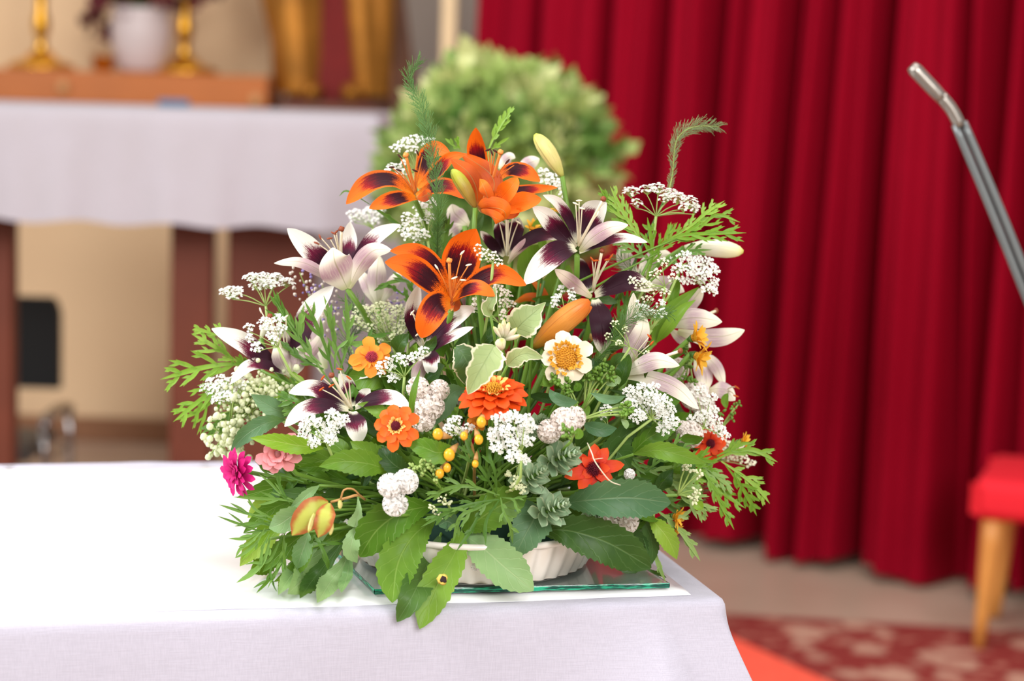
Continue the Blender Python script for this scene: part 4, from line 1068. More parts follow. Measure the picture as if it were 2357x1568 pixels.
# white and maroon
lily('white and maroon lily at the upper left, round pale petal in front', (800, 666), [
    ([(797, 645, .02), (750, 612, .01), (708, 572, .0), (661, 526, -.01)], 56, 1, (.3, .2)),
    ([(795, 640, .025), (800, 590, .03), (806, 550, .03), (806, 510, .02)], 40, 1, (-.2, 0)),
    ([(800, 645, .01), (830, 592, .01), (868, 546, .0), (921, 517, -.01)], 42, 1, (-.5, .2)),
    ([(797, 660, .0), (745, 628, -.01), (690, 602, -.02), (631, 606, -.03)], 30, -1, (0, .5)),
    ([(802, 664, -.005), (828, 610, -.02), (860, 576, -.03), (901, 576, -.035)], 44, -1, (.2, .2)),
    ([(800, 664, -.01), (785, 632, -.035), (770, 600, -.05), (766, 570, -.045)], 84, -1, (0, .3)),
  ], -.05, 'white_lily', [(737, 546), (729, 560), (759, 549), (768, 537), (774, 534)], (786, 527), 'fil_cream', 'stigma_brown', [(832, 712, .01), (858, 760, .03)], group='white and maroon lilies', throat=(785, 610))
lily('pale lily seen from its side behind the upper left white lily', (870, 708), [
    ([(870, 706, 0), (866, 660, -.01), (868, 620, -.015), (872, 586, -.01)], 46, -1),
    ([(868, 704, 0), (850, 670, -.005), (836, 640, 0), (822, 622, .01)], 30, -1),
    ([(872, 704, 0), (892, 670, -.005), (912, 640, 0), (926, 626, .01)], 30, -1)
  ], .05, 'pale_lily', (), None, stem=[(872, 740)], group='pale lilies')
lily('white and maroon lily right of centre with six long spread petals', (1328, 588), [
    ([(1325, 560, .02), (1312, 505, .02), (1285, 466, .01), (1250, 449, .0)], 28, 1, (-.5, .1)),
    ([(1325, 570, .01), (1292, 535, .01), (1262, 500, .0), (1226, 476, -.01)], 48, 1, (-.6, .2)),
    ([(1334, 560, .02), (1348, 520, .025), (1368, 490, .02), (1396, 466, .0)], 66, 1, (-.1, -.1)),
    ([(1334, 578, .0), (1362, 548, -.02), (1402, 524, -.03), (1446, 518, -.035)], 38, -1, (.1, .3)),
    ([(1334, 582, .0), (1380, 562, -.01), (1432, 550, -.02), (1490, 558, -.03)], 30, 1, (0, .7)),
    ([(1324, 572, .0), (1290, 578, -.03), (1250, 606, -.045), (1206, 655, -.05)], 56, 1, (.3, .4)),
  ], -.07, 'white_lily', [(1325, 469), (1333, 462), (1376, 492), (1340, 480)], (1389, 458), 'fil_cream', 'fil_cream', [(1326, 620, .01), (1318, 690, .04)], group='white and maroon lilies', throat=(1332, 565))
lily('dark maroon lily between the big orange lily and the right one', (1170, 610), [
    ([(1170, 590, .01), (1176, 550, .01), (1188, 520, .01), (1194, 500, 0)], 46, 1),
    ([(1166, 585, .01), (1158, 550, .015), (1150, 520, .01), (1146, 505, .005)], 38, 1),
    ([(1160, 590, .01), (1140, 570, .01), (1120, 548, .0), (1106, 532, 0)], 26, 1),
    ([(1174, 592, 0), (1205, 562, -.02), (1250, 542, -.03), (1304, 548, -.03)], 40, 1, (-.3, .6)),
    ([(1170, 608, 0), (1188, 580, -.02), (1218, 556, -.02), (1262, 536, -.01)], 22, -1, (0, -.3)),
  ], -.02, 'white_lily_dark', [(1148, 508), (1163, 500), (1180, 504), (1193, 512)], (1168, 500), 'fil_cream', 'fil_cream', [(1172, 650)], group='white and maroon lilies', throat=(1168, 586))
lily('dark maroon lily above the cream zinnia with one petal hanging down', (1366, 690), [
    ([(1362, 684, 0), (1335, 662, -.01), (1306, 640, -.02), (1277, 620, -.02)], 36, -1, (.2, .2)),
    ([(1362, 674, .02), (1348, 640, .03), (1336, 610, .03), (1324, 592, .02)], 32, 1),
    ([(1370, 680, .0), (1405, 664, -.01), (1450, 650, -.02), (1502, 668, -.02)], 54, 1, (0, .5)),
    ([(1370, 690, -.01), (1380, 725, -.04), (1386, 765, -.05), (1386, 815, -.04)], 52, 1, (0, .1)),
  ], -.05, 'white_lily_dark', [(1363, 597), (1407, 590), (1372, 600), (1398, 598)], (1386, 577), 'fil_cream', 'anther_rust', [(1362, 730, .02)], group='white and maroon lilies', throat=(1366, 668))
lily('maroon lily right under the big orange lily', (984, 822), [
    ([(974, 800, .01), (955, 760, .01), (948, 715, .005), (964, 655, 0)], 40, 1, (.3, 0)),
    ([(980, 806, .0), (1010, 765, -.005), (1045, 735, -.02), (1093, 708, -.03)], 54, 1, (-.2, .4)),
    ([(986, 818, -.0), (1015, 790, -.02), (1050, 772, -.03), (1090, 753, -.035)], 30, 1, (-.1, .6)),
    ([(986, 815, -.01), (992, 826, -.03), (992, 844, -.04), (988, 862, -.035)], 40, 1),
    ([(974, 830, 0), (940, 836, -.01), (890, 846, -.02), (827, 872, -.02)], 30, 1, (.2, .8)),
    ([(986, 815, .0), (975, 830, -.02), (962, 860, -.025), (955, 896, -.02)], 34, -1),
  ], -.09, 'white_lily', [(949, 720), (951, 724), (962, 770)], None, 'fil_cream', 'fil_cream', [(990, 880, .03)], group='white and maroon lilies', throat=(978, 800))
lily('white and maroon lily at the far left above the lace flower', (671, 868), [
    ([(666, 860, .0), (618, 836, -.01), (560, 792, -.02), (487, 757, -.03)], 52, 1, (.4, .4)),
    ([(668, 864, -.005), (612, 842, -.02), (570, 846, -.03), (530, 884, -.035)], 34, 1, (.1, .8)),
    ([(676, 852, .0), (690, 790, .0), (714, 724, -.0), (768, 658, -.01)], 58, 1, (-.4, .1)),
    ([(668, 850, .02), (655, 800, .03), (646, 770, .03), (640, 745, .02)], 40, 1),
    ([(671, 868, .0), (652, 838, -.015), (642, 812, -.02), (636, 790, -.015)], 44, -1, (0, 0), 'pale_lily'),
    ([(671, 868, .0), (682, 838, -.015), (688, 812, -.015), (692, 795, -.01)], 40, -1, (0, 0), 'pale_lily'),
    ([(674, 862, .01), (705, 820, .02), (730, 790, .03), (744, 760, .03)], 30, -1),
  ], -.04, 'white_lily', [(600, 715), (645, 735), (658, 730), (630, 760)], (621, 728), 'fil_cream', 'fil_cream', [(690, 890, .01), (730, 940, .03)], group='white and maroon lilies', throat=(664, 840))
lily('white and maroon lily at lower left with rust anthers', (814, 958), [
    ([(806, 938, .0), (768, 918, -.0), (718, 896, -.01), (665, 905, -.02)], 44, 1, (.2, .5)),
    ([(802, 944, -.005), (750, 936, -.02), (700, 946, -.03), (655, 982, -.035)], 42, 1, (.2, .7)),
    ([(818, 940, .0), (850, 924, -.01), (900, 918, -.02), (944, 938, -.03)], 42, 1, (-.2, .7)),
    ([(812, 948, -.01), (816, 970, -.03), (822, 994, -.035), (829, 1020, -.03)], 48, 1, (.2, .3)),
    ([(812, 936, .02), (806, 905, .03), (796, 880, .03), (780, 860, .02)], 36, 1),
    ([(818, 936, .02), (838, 910, .03), (852, 895, .03)], 30, 1),
  ], -.15, 'white_lily', [(740, 896), (763, 888), (743, 870), (782, 850), (803, 870)], (763, 864), 'fil_cream', 'anther_rust', [(822, 985, .03)], group='white and maroon lilies', throat=(810, 942))
lily('pale mauve lily at right seen from behind, lowest petal reaching down', (1427, 863), [
    ([(1430, 862, 0), (1452, 812, -.01), (1476, 766, -.02), (1482, 722, -.02)], 44, -1),
    ([(1436, 856, .01), (1450, 800, .01), (1458, 740, .01), (1458, 674, .0)], 34, -1, (.2, 0)),
    ([(1430, 862, -.01), (1470, 842, -.03), (1514, 828, -.04), (1564, 842, -.04)], 42, -1, (0, .3)),
    ([(1430, 864, -.005), (1490, 866, -.02), (1558, 892, -.03), (1608, 942, -.035)], 44, -1, (.2, .4)),
  ], -.10, 'pale_lily', [(1500, 790), (1495, 775)], (1566, 808), 'fil_cream', 'anther_rust', [(1400, 885, .01), (1360, 930, .03)], 'stigma_brown', group='pale lilies', throat=(1440, 850))
lily('pale cream lily at the right edge with two petals pointing right', (1536, 750), [
    ([(1545, 742, .02), (1575, 712, .03), (1598, 688, .03), (1616, 664, .02)], 44, -1, (.3, 0)),
    ([(1548, 740, .03), (1562, 715, .04), (1572, 698, .04), (1580, 680, .04)], 30, -1),
    ([(1560, 762, .01), (1612, 774, .005), (1664, 774, 0), (1714, 760, -.0)], 46, -1, (.1, .3)),
    ([(1538, 750, 0), (1575, 734, -.02), (1615, 732, -.025), (1662, 741, -.02)], 52, -1, (0, .3)),
    ([(1540, 756, .01), (1565, 778, .01), (1590, 800, .01)], 24, -1),
  ], .0, 'pale_lily', [(1634, 722, .04)], (1648, 716, .04), 'fil_cream', 'stigma_brown', [(1500, 790, .0), (1460, 850, .02)], group='pale lilies', throat=(1600, 735))
lily('pale drooping lily at the right edge under the yellow florets', (1600, 815), [
    ([(1606, 815, 0), (1632, 826, 0), (1652, 850, 0), (1667, 888, 0)], 30, -1),
    ([(1606, 820, 0), (1620, 850, .005), (1626, 872, .005), (1622, 902, .0)], 40, -1, (.3, 0)),
    ([(1600, 822, 0), (1606, 850, 0), (1612, 870, 0), (1608, 890, 0)], 22, -1),
    ([(1628, 900, .0), (1652, 894, -.01), (1672, 900, -.01), (1692, 922, -.01)], 46, -1, (0, .5)),
  ], .03, 'pale_lily', [(1696, 892), (1694, 912)], None, 'fil_cream', 'anther_rust', [(1560, 870)], group='pale lilies', throat=(1670, 900))
lily('pale cream lily petals low behind the topmost orange lilies', (1070, 520), [
    ([(1080, 520, 0), (1062, 505, 0), (1046, 490, 0), (1040, 470, 0)], 44, -1),
    ([(1072, 522, 0), (1056, 520, 0), (1040, 530, 0), (1028, 545, 0)], 36, -1),
    ([(1190, 395, .03), (1210, 380, .03), (1226, 372, .03), (1242, 366, .03)], 34, -1),
    ([(1150, 390, .03), (1160, 372, .03), (1174, 360, .03), (1186, 364, .03)], 26, -1),
  ], .05, 'pale_lily', (), None, stem=[(1078, 580)], group='pale lilies')
lily('pale pinkish lily half hidden under the lace flower at upper right', (1470, 640), [
    ([(1468, 640, 0), (1450, 615, 0), (1436, 590, 0), (1430, 566, 0)], 42, -1),
    ([(1472, 640, 0), (1490, 610, 0), (1520, 590, 0), (1545, 585, 0)], 44, -1),
    ([(1480, 650, 0), (1520, 652, 0), (1550, 660, 0), (1575, 672, 0)], 40, -1),
    ([(1470, 640, 0), (1452, 650, 0), (1430, 655, 0)], 30, -1),
  ], .05, 'pale_lily', (), None, stem=[(1450, 700)], group='pale lilies')
lily('pale lily glimpsed behind the dark leaves left of the centre stems', (745, 800), [
    ([(748, 850, 0), (738, 800, 0), (736, 740, 0), (752, 690, 0)], 46, -1),
    ([(745, 860, 0), (725, 820, 0), (712, 780, 0)], 30, -1)], .06, 'pale_lily', (), None, stem=None, group='pale lilies')
# buds
bud('yellow lily bud standing upright at the top right of the orange lilies', (1294, 406), (1231, 309), 38, -.02, 'bud_yellow', [(1304, 440), (1308, 500), (1300, 600)])
bud('olive green lily bud hanging between the two upper orange lilies', (1094, 478), (1040, 390), 32, -.09, 'bud_green', [(1088, 505)])
bud('long cream lily bud pointing right at the upper right', (1575, 570), (1711, 579), 42, .02, 'bud_cream', [(1530, 600), (1480, 650)])
bud('long closed orange lily bud leaning right above the cream zinnia', (1226, 800), (1357, 692), 54, -.12, 'bud_orange', [(1215, 830), (1205, 880)])
bud('small orange bud tucked beside the long orange one', (1250, 806), (1362, 706), 24, -.108, 'bud_orange', [(1240, 840)])
bud('small pale bud beside the left lace flower stalk', (600, 780), (622, 732), 16, -.02, 'bud_cream', [(612, 830)])

# ---- zinnias
L3 = [(12, 1.0, .12, .44), (10, .82, .32, .40), (8, .6, .55, .34)]
zinnia('large vermilion zinnia in the centre, seen from its side', (1138, 912), 76, -.20, (-.05, .92, .55), [(13, 1.0, -.04, .42), (11, .88, .2, .40), (9, .66, .44, .38), (6, .48, .7, .3)], 'zin_red', 'disc_gold', .3, 14, [(1140, 960)], disc_h=.3)
zinnia('orange zinnia facing forward below the lower left lily', (912, 982), 51, -.22, (-.12, .22, 1), [(9, 1.0, .05, .52), (7, .72, .32, .46)], 'zin_orange', 'disc_dark', .22, 18, [(910, 1030)])
zinnia('amber orange zinnia with pink centre left of the maroon lily', (856, 824), 46, -.12, (.05, .4, 1), [(8, 1.0, .1, .62), (5, .62, .3, .5)], 'zin_amber', 'disc_pink', .3, 0, [(880, 880)], jit=.14)
zinnia('cream white zinnia with golden centre right of the middle', (1303, 826), 60, -.17, (.1, .22, 1), [(9, .98, .12, .60)], 'zin_cream', 'disc_gold', .46, 30, [(1300, 900)], discmat2='disc_gold', disc_h=.22, jit=.12)
zinnia('ragged scarlet zinnia with dark centre among the lower right leaves', (1366, 1080), 57, -.20, (.05, .15, 1), [(8, 1.0, .15, .50), (5, .6, .4, .4)], 'zin_scarlet', 'disc_dark', .3, 0, [(1340, 1130)], jit=.2, prof=OVAL)
zinnia('magenta zinnia hanging sideways at the far left above the cloth', (550, 1087), 54, -.17, (-.75, -.1, .62), [(13, 1.0, .05, .34), (12, .9, .3, .32), (10, .7, .6, .3), (6, .5, .9, .26)], 'zin_magenta', 'zin_magenta', .2, 0, [(640, 1100)], jit=.12)
zinnia('frilled salmon pink zinnia beside the magenta one', (641, 1046), 50, -.19, (-.1, .15, 1), [(9, 1.0, .1, .5), (8, .75, .5, .46), (7, .5, .9, .4)], 'zin_pink', 'zin_pink', .16, 0, [(680, 1090)], jit=.2)
zinnia('red zinnia half hidden at the right under the lace flower', (1633, 1022), 44, -.02, (.3, .1, 1), [(10, 1.0, .1, .44), (8, .7, .4, .4)], 'zin_scarlet', 'disc_dark', .25, 0, [(1580, 1060)])
zinnia('rusty orange flower half hidden under the vermilion zinnia', (1100, 968), 26, -.14, (0, .3, 1), [(9, 1.0, .1, .5), (6, .6, .5, .4)], 'zin_amber', 'disc_gold', .3, 0, [(1105, 1010)])
yl = [(7, 1.0, .7, .34), (5, .8, 1.0, .3)]
for lab, c, n, r, d in (('upper yellow half-open flower at the right edge', (1594, 779), (.8, .3, .45), 46, -.05), ('lower yellow half-open flower at the right edge', (1600, 818), (.8, -.35, .45), 48, -.05),
                        ('small amber flower at the far right above the cut leaves', (1706, 1015), (.8, .1, .4), 28, -.01), ('yellow flower low at the right under the cut leaves', (1550, 1188), (.8, -.2, .5), 34, -.10),
                        ('yellow flower peeping out behind the right maroon lily', (1288, 490), (0, .8, .4), 28, .04), ('ragged yellow flower behind the dark maroon lily', (1224, 530), (.3, .6, .7), 30, .03),
                        ('yellow flower low at the right, lower one under the cut leaves', (1556, 1214), (.7, -.5, .5), 20, -.08)):
    zinnia(lab, c, r, d, n, yl, 'yellow', 'disc_gold', .2, 0, [(c[0] - 40, c[1] + 30)], 'small yellow flowers', prof=OVAL)

# ---- white pompons
pompons('trio of white feverfew balls at lower left above the dish', [(897, 1118, 25), (934, 1109, 26), (910, 1160, 26)], -.24)
pompons('four cream white feverfew balls left of the vermilion zinnia', [(962, 893, 24), (1011, 898, 22), (988, 934, 32), (974, 966, 26)], -.17, [(985, 1010)], 'pompon_blush')
pompons('blush white feverfew balls above the spurge sprigs', [(1264, 993, 25), (1298, 970, 29), (1322, 962, 24), (1316, 985, 18)], -.20, [(1300, 1030)], 'pompon_blush')
pompons('blush white feverfew balls half covered by the lower right leaves', [(1405, 1206, 26), (1440, 1200, 28), (1390, 1222, 20)], -.16, (), 'pompon_blush')
pompons('blush white feverfew balls behind the right pale lily', [(1560, 850, 26), (1600, 910, 34), (1620, 935, 26)], .02, [(1580, 960)], 'pompon_blush')
pompons('single blush white feverfew ball under the right lace flower', [(1588, 1000, 30), (1570, 985, 16)], -.06, (), 'pompon_blush')
pompons('small white feverfew ball beside the ragged scarlet zinnia', [(1449, 1092, 12)], -.17)
pompons('small white feverfew ball on the dish behind the right hanging leaf', [(1096, 1298, 15)], -.185)
pompons('small white feverfew ball at the dish rim right of centre', [(1150, 1256, 12)], -.14)

# ---- lace umbels
umbel('white lace flower at the very top left of the orange lilies', (960, 395), [(912, 343, 16, 9), (935, 330, 20, 12), (958, 322, 20, 11), (985, 328, 20, 11), (948, 345, 18, 9), (1002, 336, 14, 8), (905, 388, 18, 12), (925, 400, 16, 10), (890, 400, 12, 8), (930, 378, 12, 8)], .04, stem=[(965, 450)])
umbel('white lace flower blurred behind at the upper left', (858, 525), heads_disc(842, 496, 40, 16, 10, 13, 8, 3), .16, stem=[(866, 570), (880, 700)])
umbel('white lace flower between the upper left orange lily and the big one', (985, 555), [(968, 478, 18, 14), (990, 468, 15, 12), (938, 502, 16, 12), (965, 508, 18, 14), (985, 500, 16, 12), (930, 525, 16, 11), (950, 536, 18, 12), (975, 540, 14, 12), (935, 545, 12, 10), (958, 552, 10, 8)], .0, stem=[(990, 600)])
umbel('flat white lace flower standing highest at the left', (612, 705), [(533, 674, 28, 15), (580, 641, 22, 10), (606, 640, 24, 11), (632, 640, 20, 10), (658, 650, 20, 9), (596, 657, 24, 11), (622, 655, 22, 10), (552, 668, 10, 6)], -.03, n=(-.1, .75, .6), dens=1.5, stem=[(618, 740), (640, 830)])
umbel('small white lace flower in front of the far left lily', (640, 800), [(573, 755, 12, 10), (575, 778, 9, 9), (610, 745, 18, 14), (640, 735, 16, 12), (590, 800, 13, 13), (625, 765, 16, 12), (650, 758, 12, 10), (630, 782, 12, 9)], -.08, stem=[(660, 850)])
umbel('wide greenish white lace flower in the middle left', (905, 800), heads_disc(888, 738, 72, 32, 24, 16, 9, 5) + [(835, 712, 22, 9), (880, 705, 24, 9), (920, 712, 20, 9), (815, 735, 14, 8)], -.03, fl='floret_green', stem=[(925, 850)], fr=2.6)
umbel('dense white lace flower at the left below the far left lily', (540, 930), heads_disc(512, 895, 46, 26, 14, 15, 12, 2) + [(548, 870, 18, 14), (560, 885, 14, 10)], -.05, n=(-.3, .6, .7), stem=[(590, 950), (640, 962)])
umbel('white lace flower over the big maroon petal right of the amber zinnia', (931, 868), [(935, 830, 18, 12), (958, 822, 16, 12), (893, 832, 11, 10), (900, 848, 12, 10), (905, 870, 14, 12), (975, 808, 12, 10), (916, 824, 14, 10), (873, 842, 8, 8), (878, 860, 8, 7)], -.14, stem=[(932, 930)])
umbel('small blush lace flower on the right petal of the big orange lily', (1135, 605), [(1102, 572, 13, 8), (1118, 582, 13, 8), (1108, 590, 12, 8), (1128, 596, 12, 8), (1148, 605, 12, 8), (1138, 588, 10, 7)], -.15, fl='floret_pink', stem=[(1130, 660)], fr=2.4)
umbel('blush lace flower in the shade right of the big orange lily', (1150, 745), [(1150, 668, 15, 12), (1165, 680, 15, 12), (1160, 700, 15, 13), (1175, 702, 12, 10), (1158, 725, 10, 10), (1140, 655, 12, 10), (1100, 695, 15, 11), (1092, 708, 10, 9), (1112, 700, 10, 8)], -.06, fl='floret_pink', stem=[(1150, 800)], fr=2.5)
umbel('white lace flower under the lower left lily', (752, 1020), [(765, 957, 18, 16), (712, 968, 20, 14), (700, 985, 15, 12), (735, 975, 14, 12), (700, 1008, 17, 13), (745, 1000, 20, 16), (722, 1018, 16, 12), (768, 985, 20, 15), (790, 968, 17, 13), (762, 1012, 16, 12)], -.20, stem=[(765, 1055)], n=(0, .3, 1))
umbel('round white lace flower in the centre below the vermilion zinnia', (1200, 1040), [(1150, 965, 20, 15), (1180, 960, 20, 15), (1208, 968, 20, 16), (1140, 1000, 20, 18), (1168, 992, 18, 16), (1200, 995, 18, 14), (1222, 985, 14, 12), (1148, 1030, 20, 16), (1180, 1020, 16, 14), (1212, 1015, 20, 14), (1185, 1050, 22, 16), (1205, 1058, 15, 12)], -.235, n=(0, .25, 1), stem=[(1190, 1120)])
umbel('largest white lace flower at the right below the pale mauve lily', (1500, 965), [(1455, 905, 22, 17), (1480, 896, 22, 15), (1450, 930, 18, 13), (1500, 915, 24, 18), (1525, 925, 22, 17), (1490, 938, 22, 15), (1540, 945, 18, 14), (1520, 955, 22, 16), (1545, 970, 18, 15), (1530, 985, 22, 16), (1468, 958, 19, 17), (1512, 935, 16, 14), (1505, 890, 14, 10), (1465, 920, 14, 12)], -.14, n=(.1, .3, 1), stem=[(1440, 1010), (1400, 1060)])
umbel('white lace flower at the far right beside the red zinnia', (1620, 985), [(1600, 965, 20, 13), (1622, 958, 20, 15), (1632, 980, 18, 14), (1648, 970, 16, 14), (1655, 992, 16, 13), (1625, 925, 16, 14), (1640, 945, 15, 13), (1668, 1003, 12, 10), (1610, 900, 18, 13), (1640, 915, 12, 10)], -.06, n=(.3, .3, 1), stem=[(1580, 1010)])
umbel('greenish lace flower at the far right edge above the cut leaves', (1650, 1060), [(1665, 1025, 20, 14), (1690, 1035, 20, 13), (1705, 1055, 18, 11), (1680, 1050, 18, 12), (1725, 1068, 13, 9), (1660, 1045, 14, 12), (1700, 1030, 12, 10)], .03, fl='floret_cream', stem=[(1600, 1090)])
umbel('white lace flower hanging at the upper right beside the cream bud', (1570, 610), [(1575, 590, 18, 13), (1600, 598, 18, 14), (1625, 605, 18, 14), (1590, 622, 20, 15), (1620, 630, 20, 15), (1642, 622, 14, 14), (1605, 648, 16, 11), (1645, 650, 10, 14), (1560, 618, 13, 12), (1628, 665, 14, 11), (1575, 645, 14, 10), (1545, 600, 10, 8), (1645, 672, 6, 8)], -.03, n=(.2, .3, 1), stem=[(1540, 680), (1500, 740)])
umbel('flat white lace flower at the top right over the cut leaves', (1510, 498), [(1452, 441, 20, 10), (1490, 436, 18, 9), (1515, 434, 22, 10), (1540, 446, 20, 12), (1560, 455, 20, 12), (1588, 465, 20, 12), (1465, 468, 15, 8), (1600, 480, 12, 10), (1530, 458, 16, 8), (1575, 478, 12, 8)], -.02, n=(0, .85, .45), dens=1.6, stem=[(1500, 560), (1490, 650)])
umbel('white lace flower behind the upright yellow bud', (1270, 480), [(1250, 400, 16, 12), (1268, 410, 18, 12), (1285, 425, 14, 12), (1294, 450, 8, 10), (1258, 422, 14, 10)], .04, stem=[(1280, 540)])
umbel('small white lace flower left of the long orange bud', (1300, 720), [(1280, 690, 10, 14), (1292, 668, 9, 10), (1315, 670, 10, 9), (1318, 688, 9, 10), (1275, 700, 8, 8)], -.06, stem=[(1300, 760)])
umbel('open greenish lace flower over the petal of the dark lily at right', (1530, 660), [(1478, 655, 22, 13), (1500, 668, 16, 10), (1525, 605, 14, 10), (1510, 630, 16, 10), (1490, 690, 14, 9), (1530, 675, 14, 8), (1455, 645, 12, 8), (1548, 640, 12, 9)], -.07, fl='floret_cream', stem=[(1525, 700), (1500, 760)], fr=2.5)
umbel('white lace flower beside the pale lily with the dark fern', (1500, 760), [(1480, 712, 16, 10), (1520, 700, 12, 9), (1500, 722, 18, 8), (1470, 730, 10, 8), (1525, 720, 10, 9), (1465, 700, 8, 8)], -.09, stem=[(1480, 790)])
umbel('small lace flower among yellow buds under the vermilion zinnia', (1072, 1010), [(1048, 968, 18, 9), (1040, 990, 16, 12), (1060, 995, 16, 12), (1080, 985, 12, 10), (1030, 985, 10, 8)], -.21, stem=[(1080, 1050)], fl='floret')
umbel('small white lace flower above the sage leaf right of centre', (1400, 985), [(1396, 944, 15, 11), (1386, 958, 9, 8)], -.15, stem=[(1380, 1010)])
umbel('greenish seed umbel hanging left of the lower spurge', (1195, 1070), [(1190, 1110, 12, 16), (1202, 1125, 10, 12), (1180, 1120, 8, 10), (1170, 1090, 8, 6)], -.215, fl='floret_green', stem=None, fr=2.4, n=(0, -.3, 1))
umbel('open white lace flower by the amber zinnia stem', (940, 790), [(875, 780, 8, 8), (960, 770, 12, 8), (925, 768, 12, 8), (905, 776, 10, 7)], -.05, fl='floret_green', stem=[(945, 850)], fr=2.5)
umbel('thin seed umbel in front of the pale mauve lily', (1450, 800), [(1415, 745, 12, 7), (1440, 760, 10, 7), (1400, 775, 10, 7), (1470, 835, 12, 6), (1490, 815, 10, 6), (1425, 790, 9, 6)], -.12, fl='floret_green', stem=[(1420, 850)], fr=2.0, dens=.7)

# ---- greenish-white snowball panicle at the left
root = thing('snowball_panicle', 'pale green beaded flower panicle drooping at the left', 'panicle', P(560, 930, -.04)); rnd = random.Random(3); mb = MB()
br = MB()
for k in range(470):
    t_ = rnd.random(); cx = 610 - 100 * t_ + rnd.gauss(0, 30); cy = 880 + 150 * t_ ** 1.1 + rnd.gauss(0, 26); 
    if rnd.random() < .25: cx = 600 + rnd.gauss(0, 45); cy = 900 + rnd.gauss(0, 22)
    if cx < 468 or cy > 1062 or cx > 690: continue
    c = P(cx, cy, -.04 + rnd.uniform(-.03, .03)); r = rnd.uniform(4.5, 8.5) * (1.1 if t_ > .7 else .8)
    blob(mb, c, r * px(), k, .3, 7, 5)
    if k % 4 == 0:
        q = P(600 - 80 * t_, 880 + 120 * t_, -.03); tube(br, [q, c], .0009, .0008, n=3, sides=4)
mb.build('florets', M['floret_green'], root, kind='stuff')
tube(br, [P(640, 880, -.02), P(590, 900, -.03), P(540, 960, -.035), P(515, 1020, -.035)], .002, .0012, n=10, sides=6); br.build('branchlets', M['stem_pale'], root, kind='stuff'); add_stem(root, [(640, 880, -.02)], .002)
# ---- yellow berries
root = thing('berry_sprig', 'sprig of yellow buds in tan cups below the vermilion zinnia', 'berries', P(1080, 1010, -.19))
for (x, y, r, cx_, cy_) in ((1034, 1047, 15, 10, -14), (1008, 1000, 14, 16, 4), (1029, 1077, 11, -4, -10), (1012, 1090, 12, 6, -12), (1102, 1012, 12, -4, -14), (1094, 1068, 9, 2, -16), (1068, 1004, 10, 4, -8), (1108, 972, 13, 2, -12)):
    C = P(x, y, -.23); mb = MB(); blob(mb, C, r * .82 * px(), x, .05, 12, 8, UP, 1.15); bo = mb.build('berry', M['berry'], root)
    e = P(x + cx_, y + cy_, -.225); mb = MB(); tube(mb, [C + (e - C) * .55, e, P(x + cx_ * 2, y + cy_ * 1.8, -.21)], r * .6 * px(), .0010, n=6, sides=10); mb.build('cup', M['calyx'], bo)
add_stem(root, [(1070, 990, -.2), (1090, 1040, -.2)], .0016, 'calyx')
# ---- hellebore-like green flower
root = thing('hellebore', 'yellow-green flower edged in copper at the lower left', 'flower', P(775, 1172, -.23), None)
for pts, wd in (([(756, 1158, 0), (728, 1168, -.015), (700, 1198, -.02), (672, 1233, -.015)], 58), ([(758, 1158, -.01), (750, 1182, -.03), (742, 1212, -.035), (732, 1238, -.03)], 42)):
    mb = MB(); ribbon(mb, [P(q[0], q[1], -.23 + q[2]) for q in pts], facing(), wd * px(), OVAL, 14, 7, 1, .1, -.12, .12); mb.build('bract', M['hellebore'], root)
for pts in ([(724, 1182), (716, 1205), (710, 1226)], [(765, 1205), (762, 1220), (760, 1232)], [(782, 1152), (783, 1162), (782, 1172)]):
    mb = MB(); tube(mb, [P(x, y, -.262) for x, y in pts], .0030, .0022, n=7, sides=10, prof=[(0, .5), (.4, 1), (.8, .9), (1, .3)]); mb.build('inner_bud', M['bud_yellow'], root)
mb = MB(); tube(mb, [P(762, 1156, -.23), P(800, 1146, -.24), P(824, 1140, -.23), P(840, 1150, -.2)], .0014, n=10, sides=6); tube(mb, [P(784, 1150, -.24), P(792, 1128, -.245), P(812, 1126, -.24), P(828, 1140, -.23)], .0010, n=10, sides=6); mb.build('stalk', M['calyx'], root)
add_stem(root, [(840, 1150, -.2)], .0016)

# ---- big serrated leaves
sprig('long green leaf with a yellow and black spot hanging over the table edge', [([(1063, 1226, 0), (1046, 1275, -.03), (1005, 1350, -.055), (966, 1448, -.065)], 74)], -.17, group='large hanging leaves', prof=LANCE)
mb = MB(); q = P(1016, 1336, -.2375); sp = bpy.context.scene
b = [s for s in bpy.data.objects if s.name.startswith('leafy_sprig')][-1]
blob(mb, P(1018, 1334, -.2385), 12 * px(), 3, .2, 14, 4, TOW, .05); o1 = mb.build('blight_spot', plain('yellow_spot', rgb(236, 206, 96), .7), b, 'yellow ring of leaf blight')
mb = MB(); blob(mb, P(1021, 1334, -.2400), 7 * px(), 5, .5, 12, 4, TOW, .06); mb.build('spot_centre', plain('black_spot', rgb(52, 36, 34), .8), b, 'dark dead centre of the spot')
sprig('dark green leaf directly behind the spotted leaf', [([(1012, 1236, 0), (985, 1295, -.02), (950, 1370, -.04), (914, 1432, -.055)], 66, 'leaf_deep')], -.16, group='large hanging leaves', prof=LANCE)
sprig('broad bright green leaf hanging left of the spotted leaf', [([(998, 1196, 0), (950, 1236, -.03), (915, 1300, -.05), (903, 1388, -.055)], 88)], -.165, group='large hanging leaves', prof=LANCE)
sprig('broad dark leaf reaching left from beneath the white feverfew trio', [([(995, 1164, 0), (925, 1180, -.025), (868, 1220, -.03), (828, 1282, -.02)], 84, 'leaf')], -.175, group='large hanging leaves', prof=LANCE)
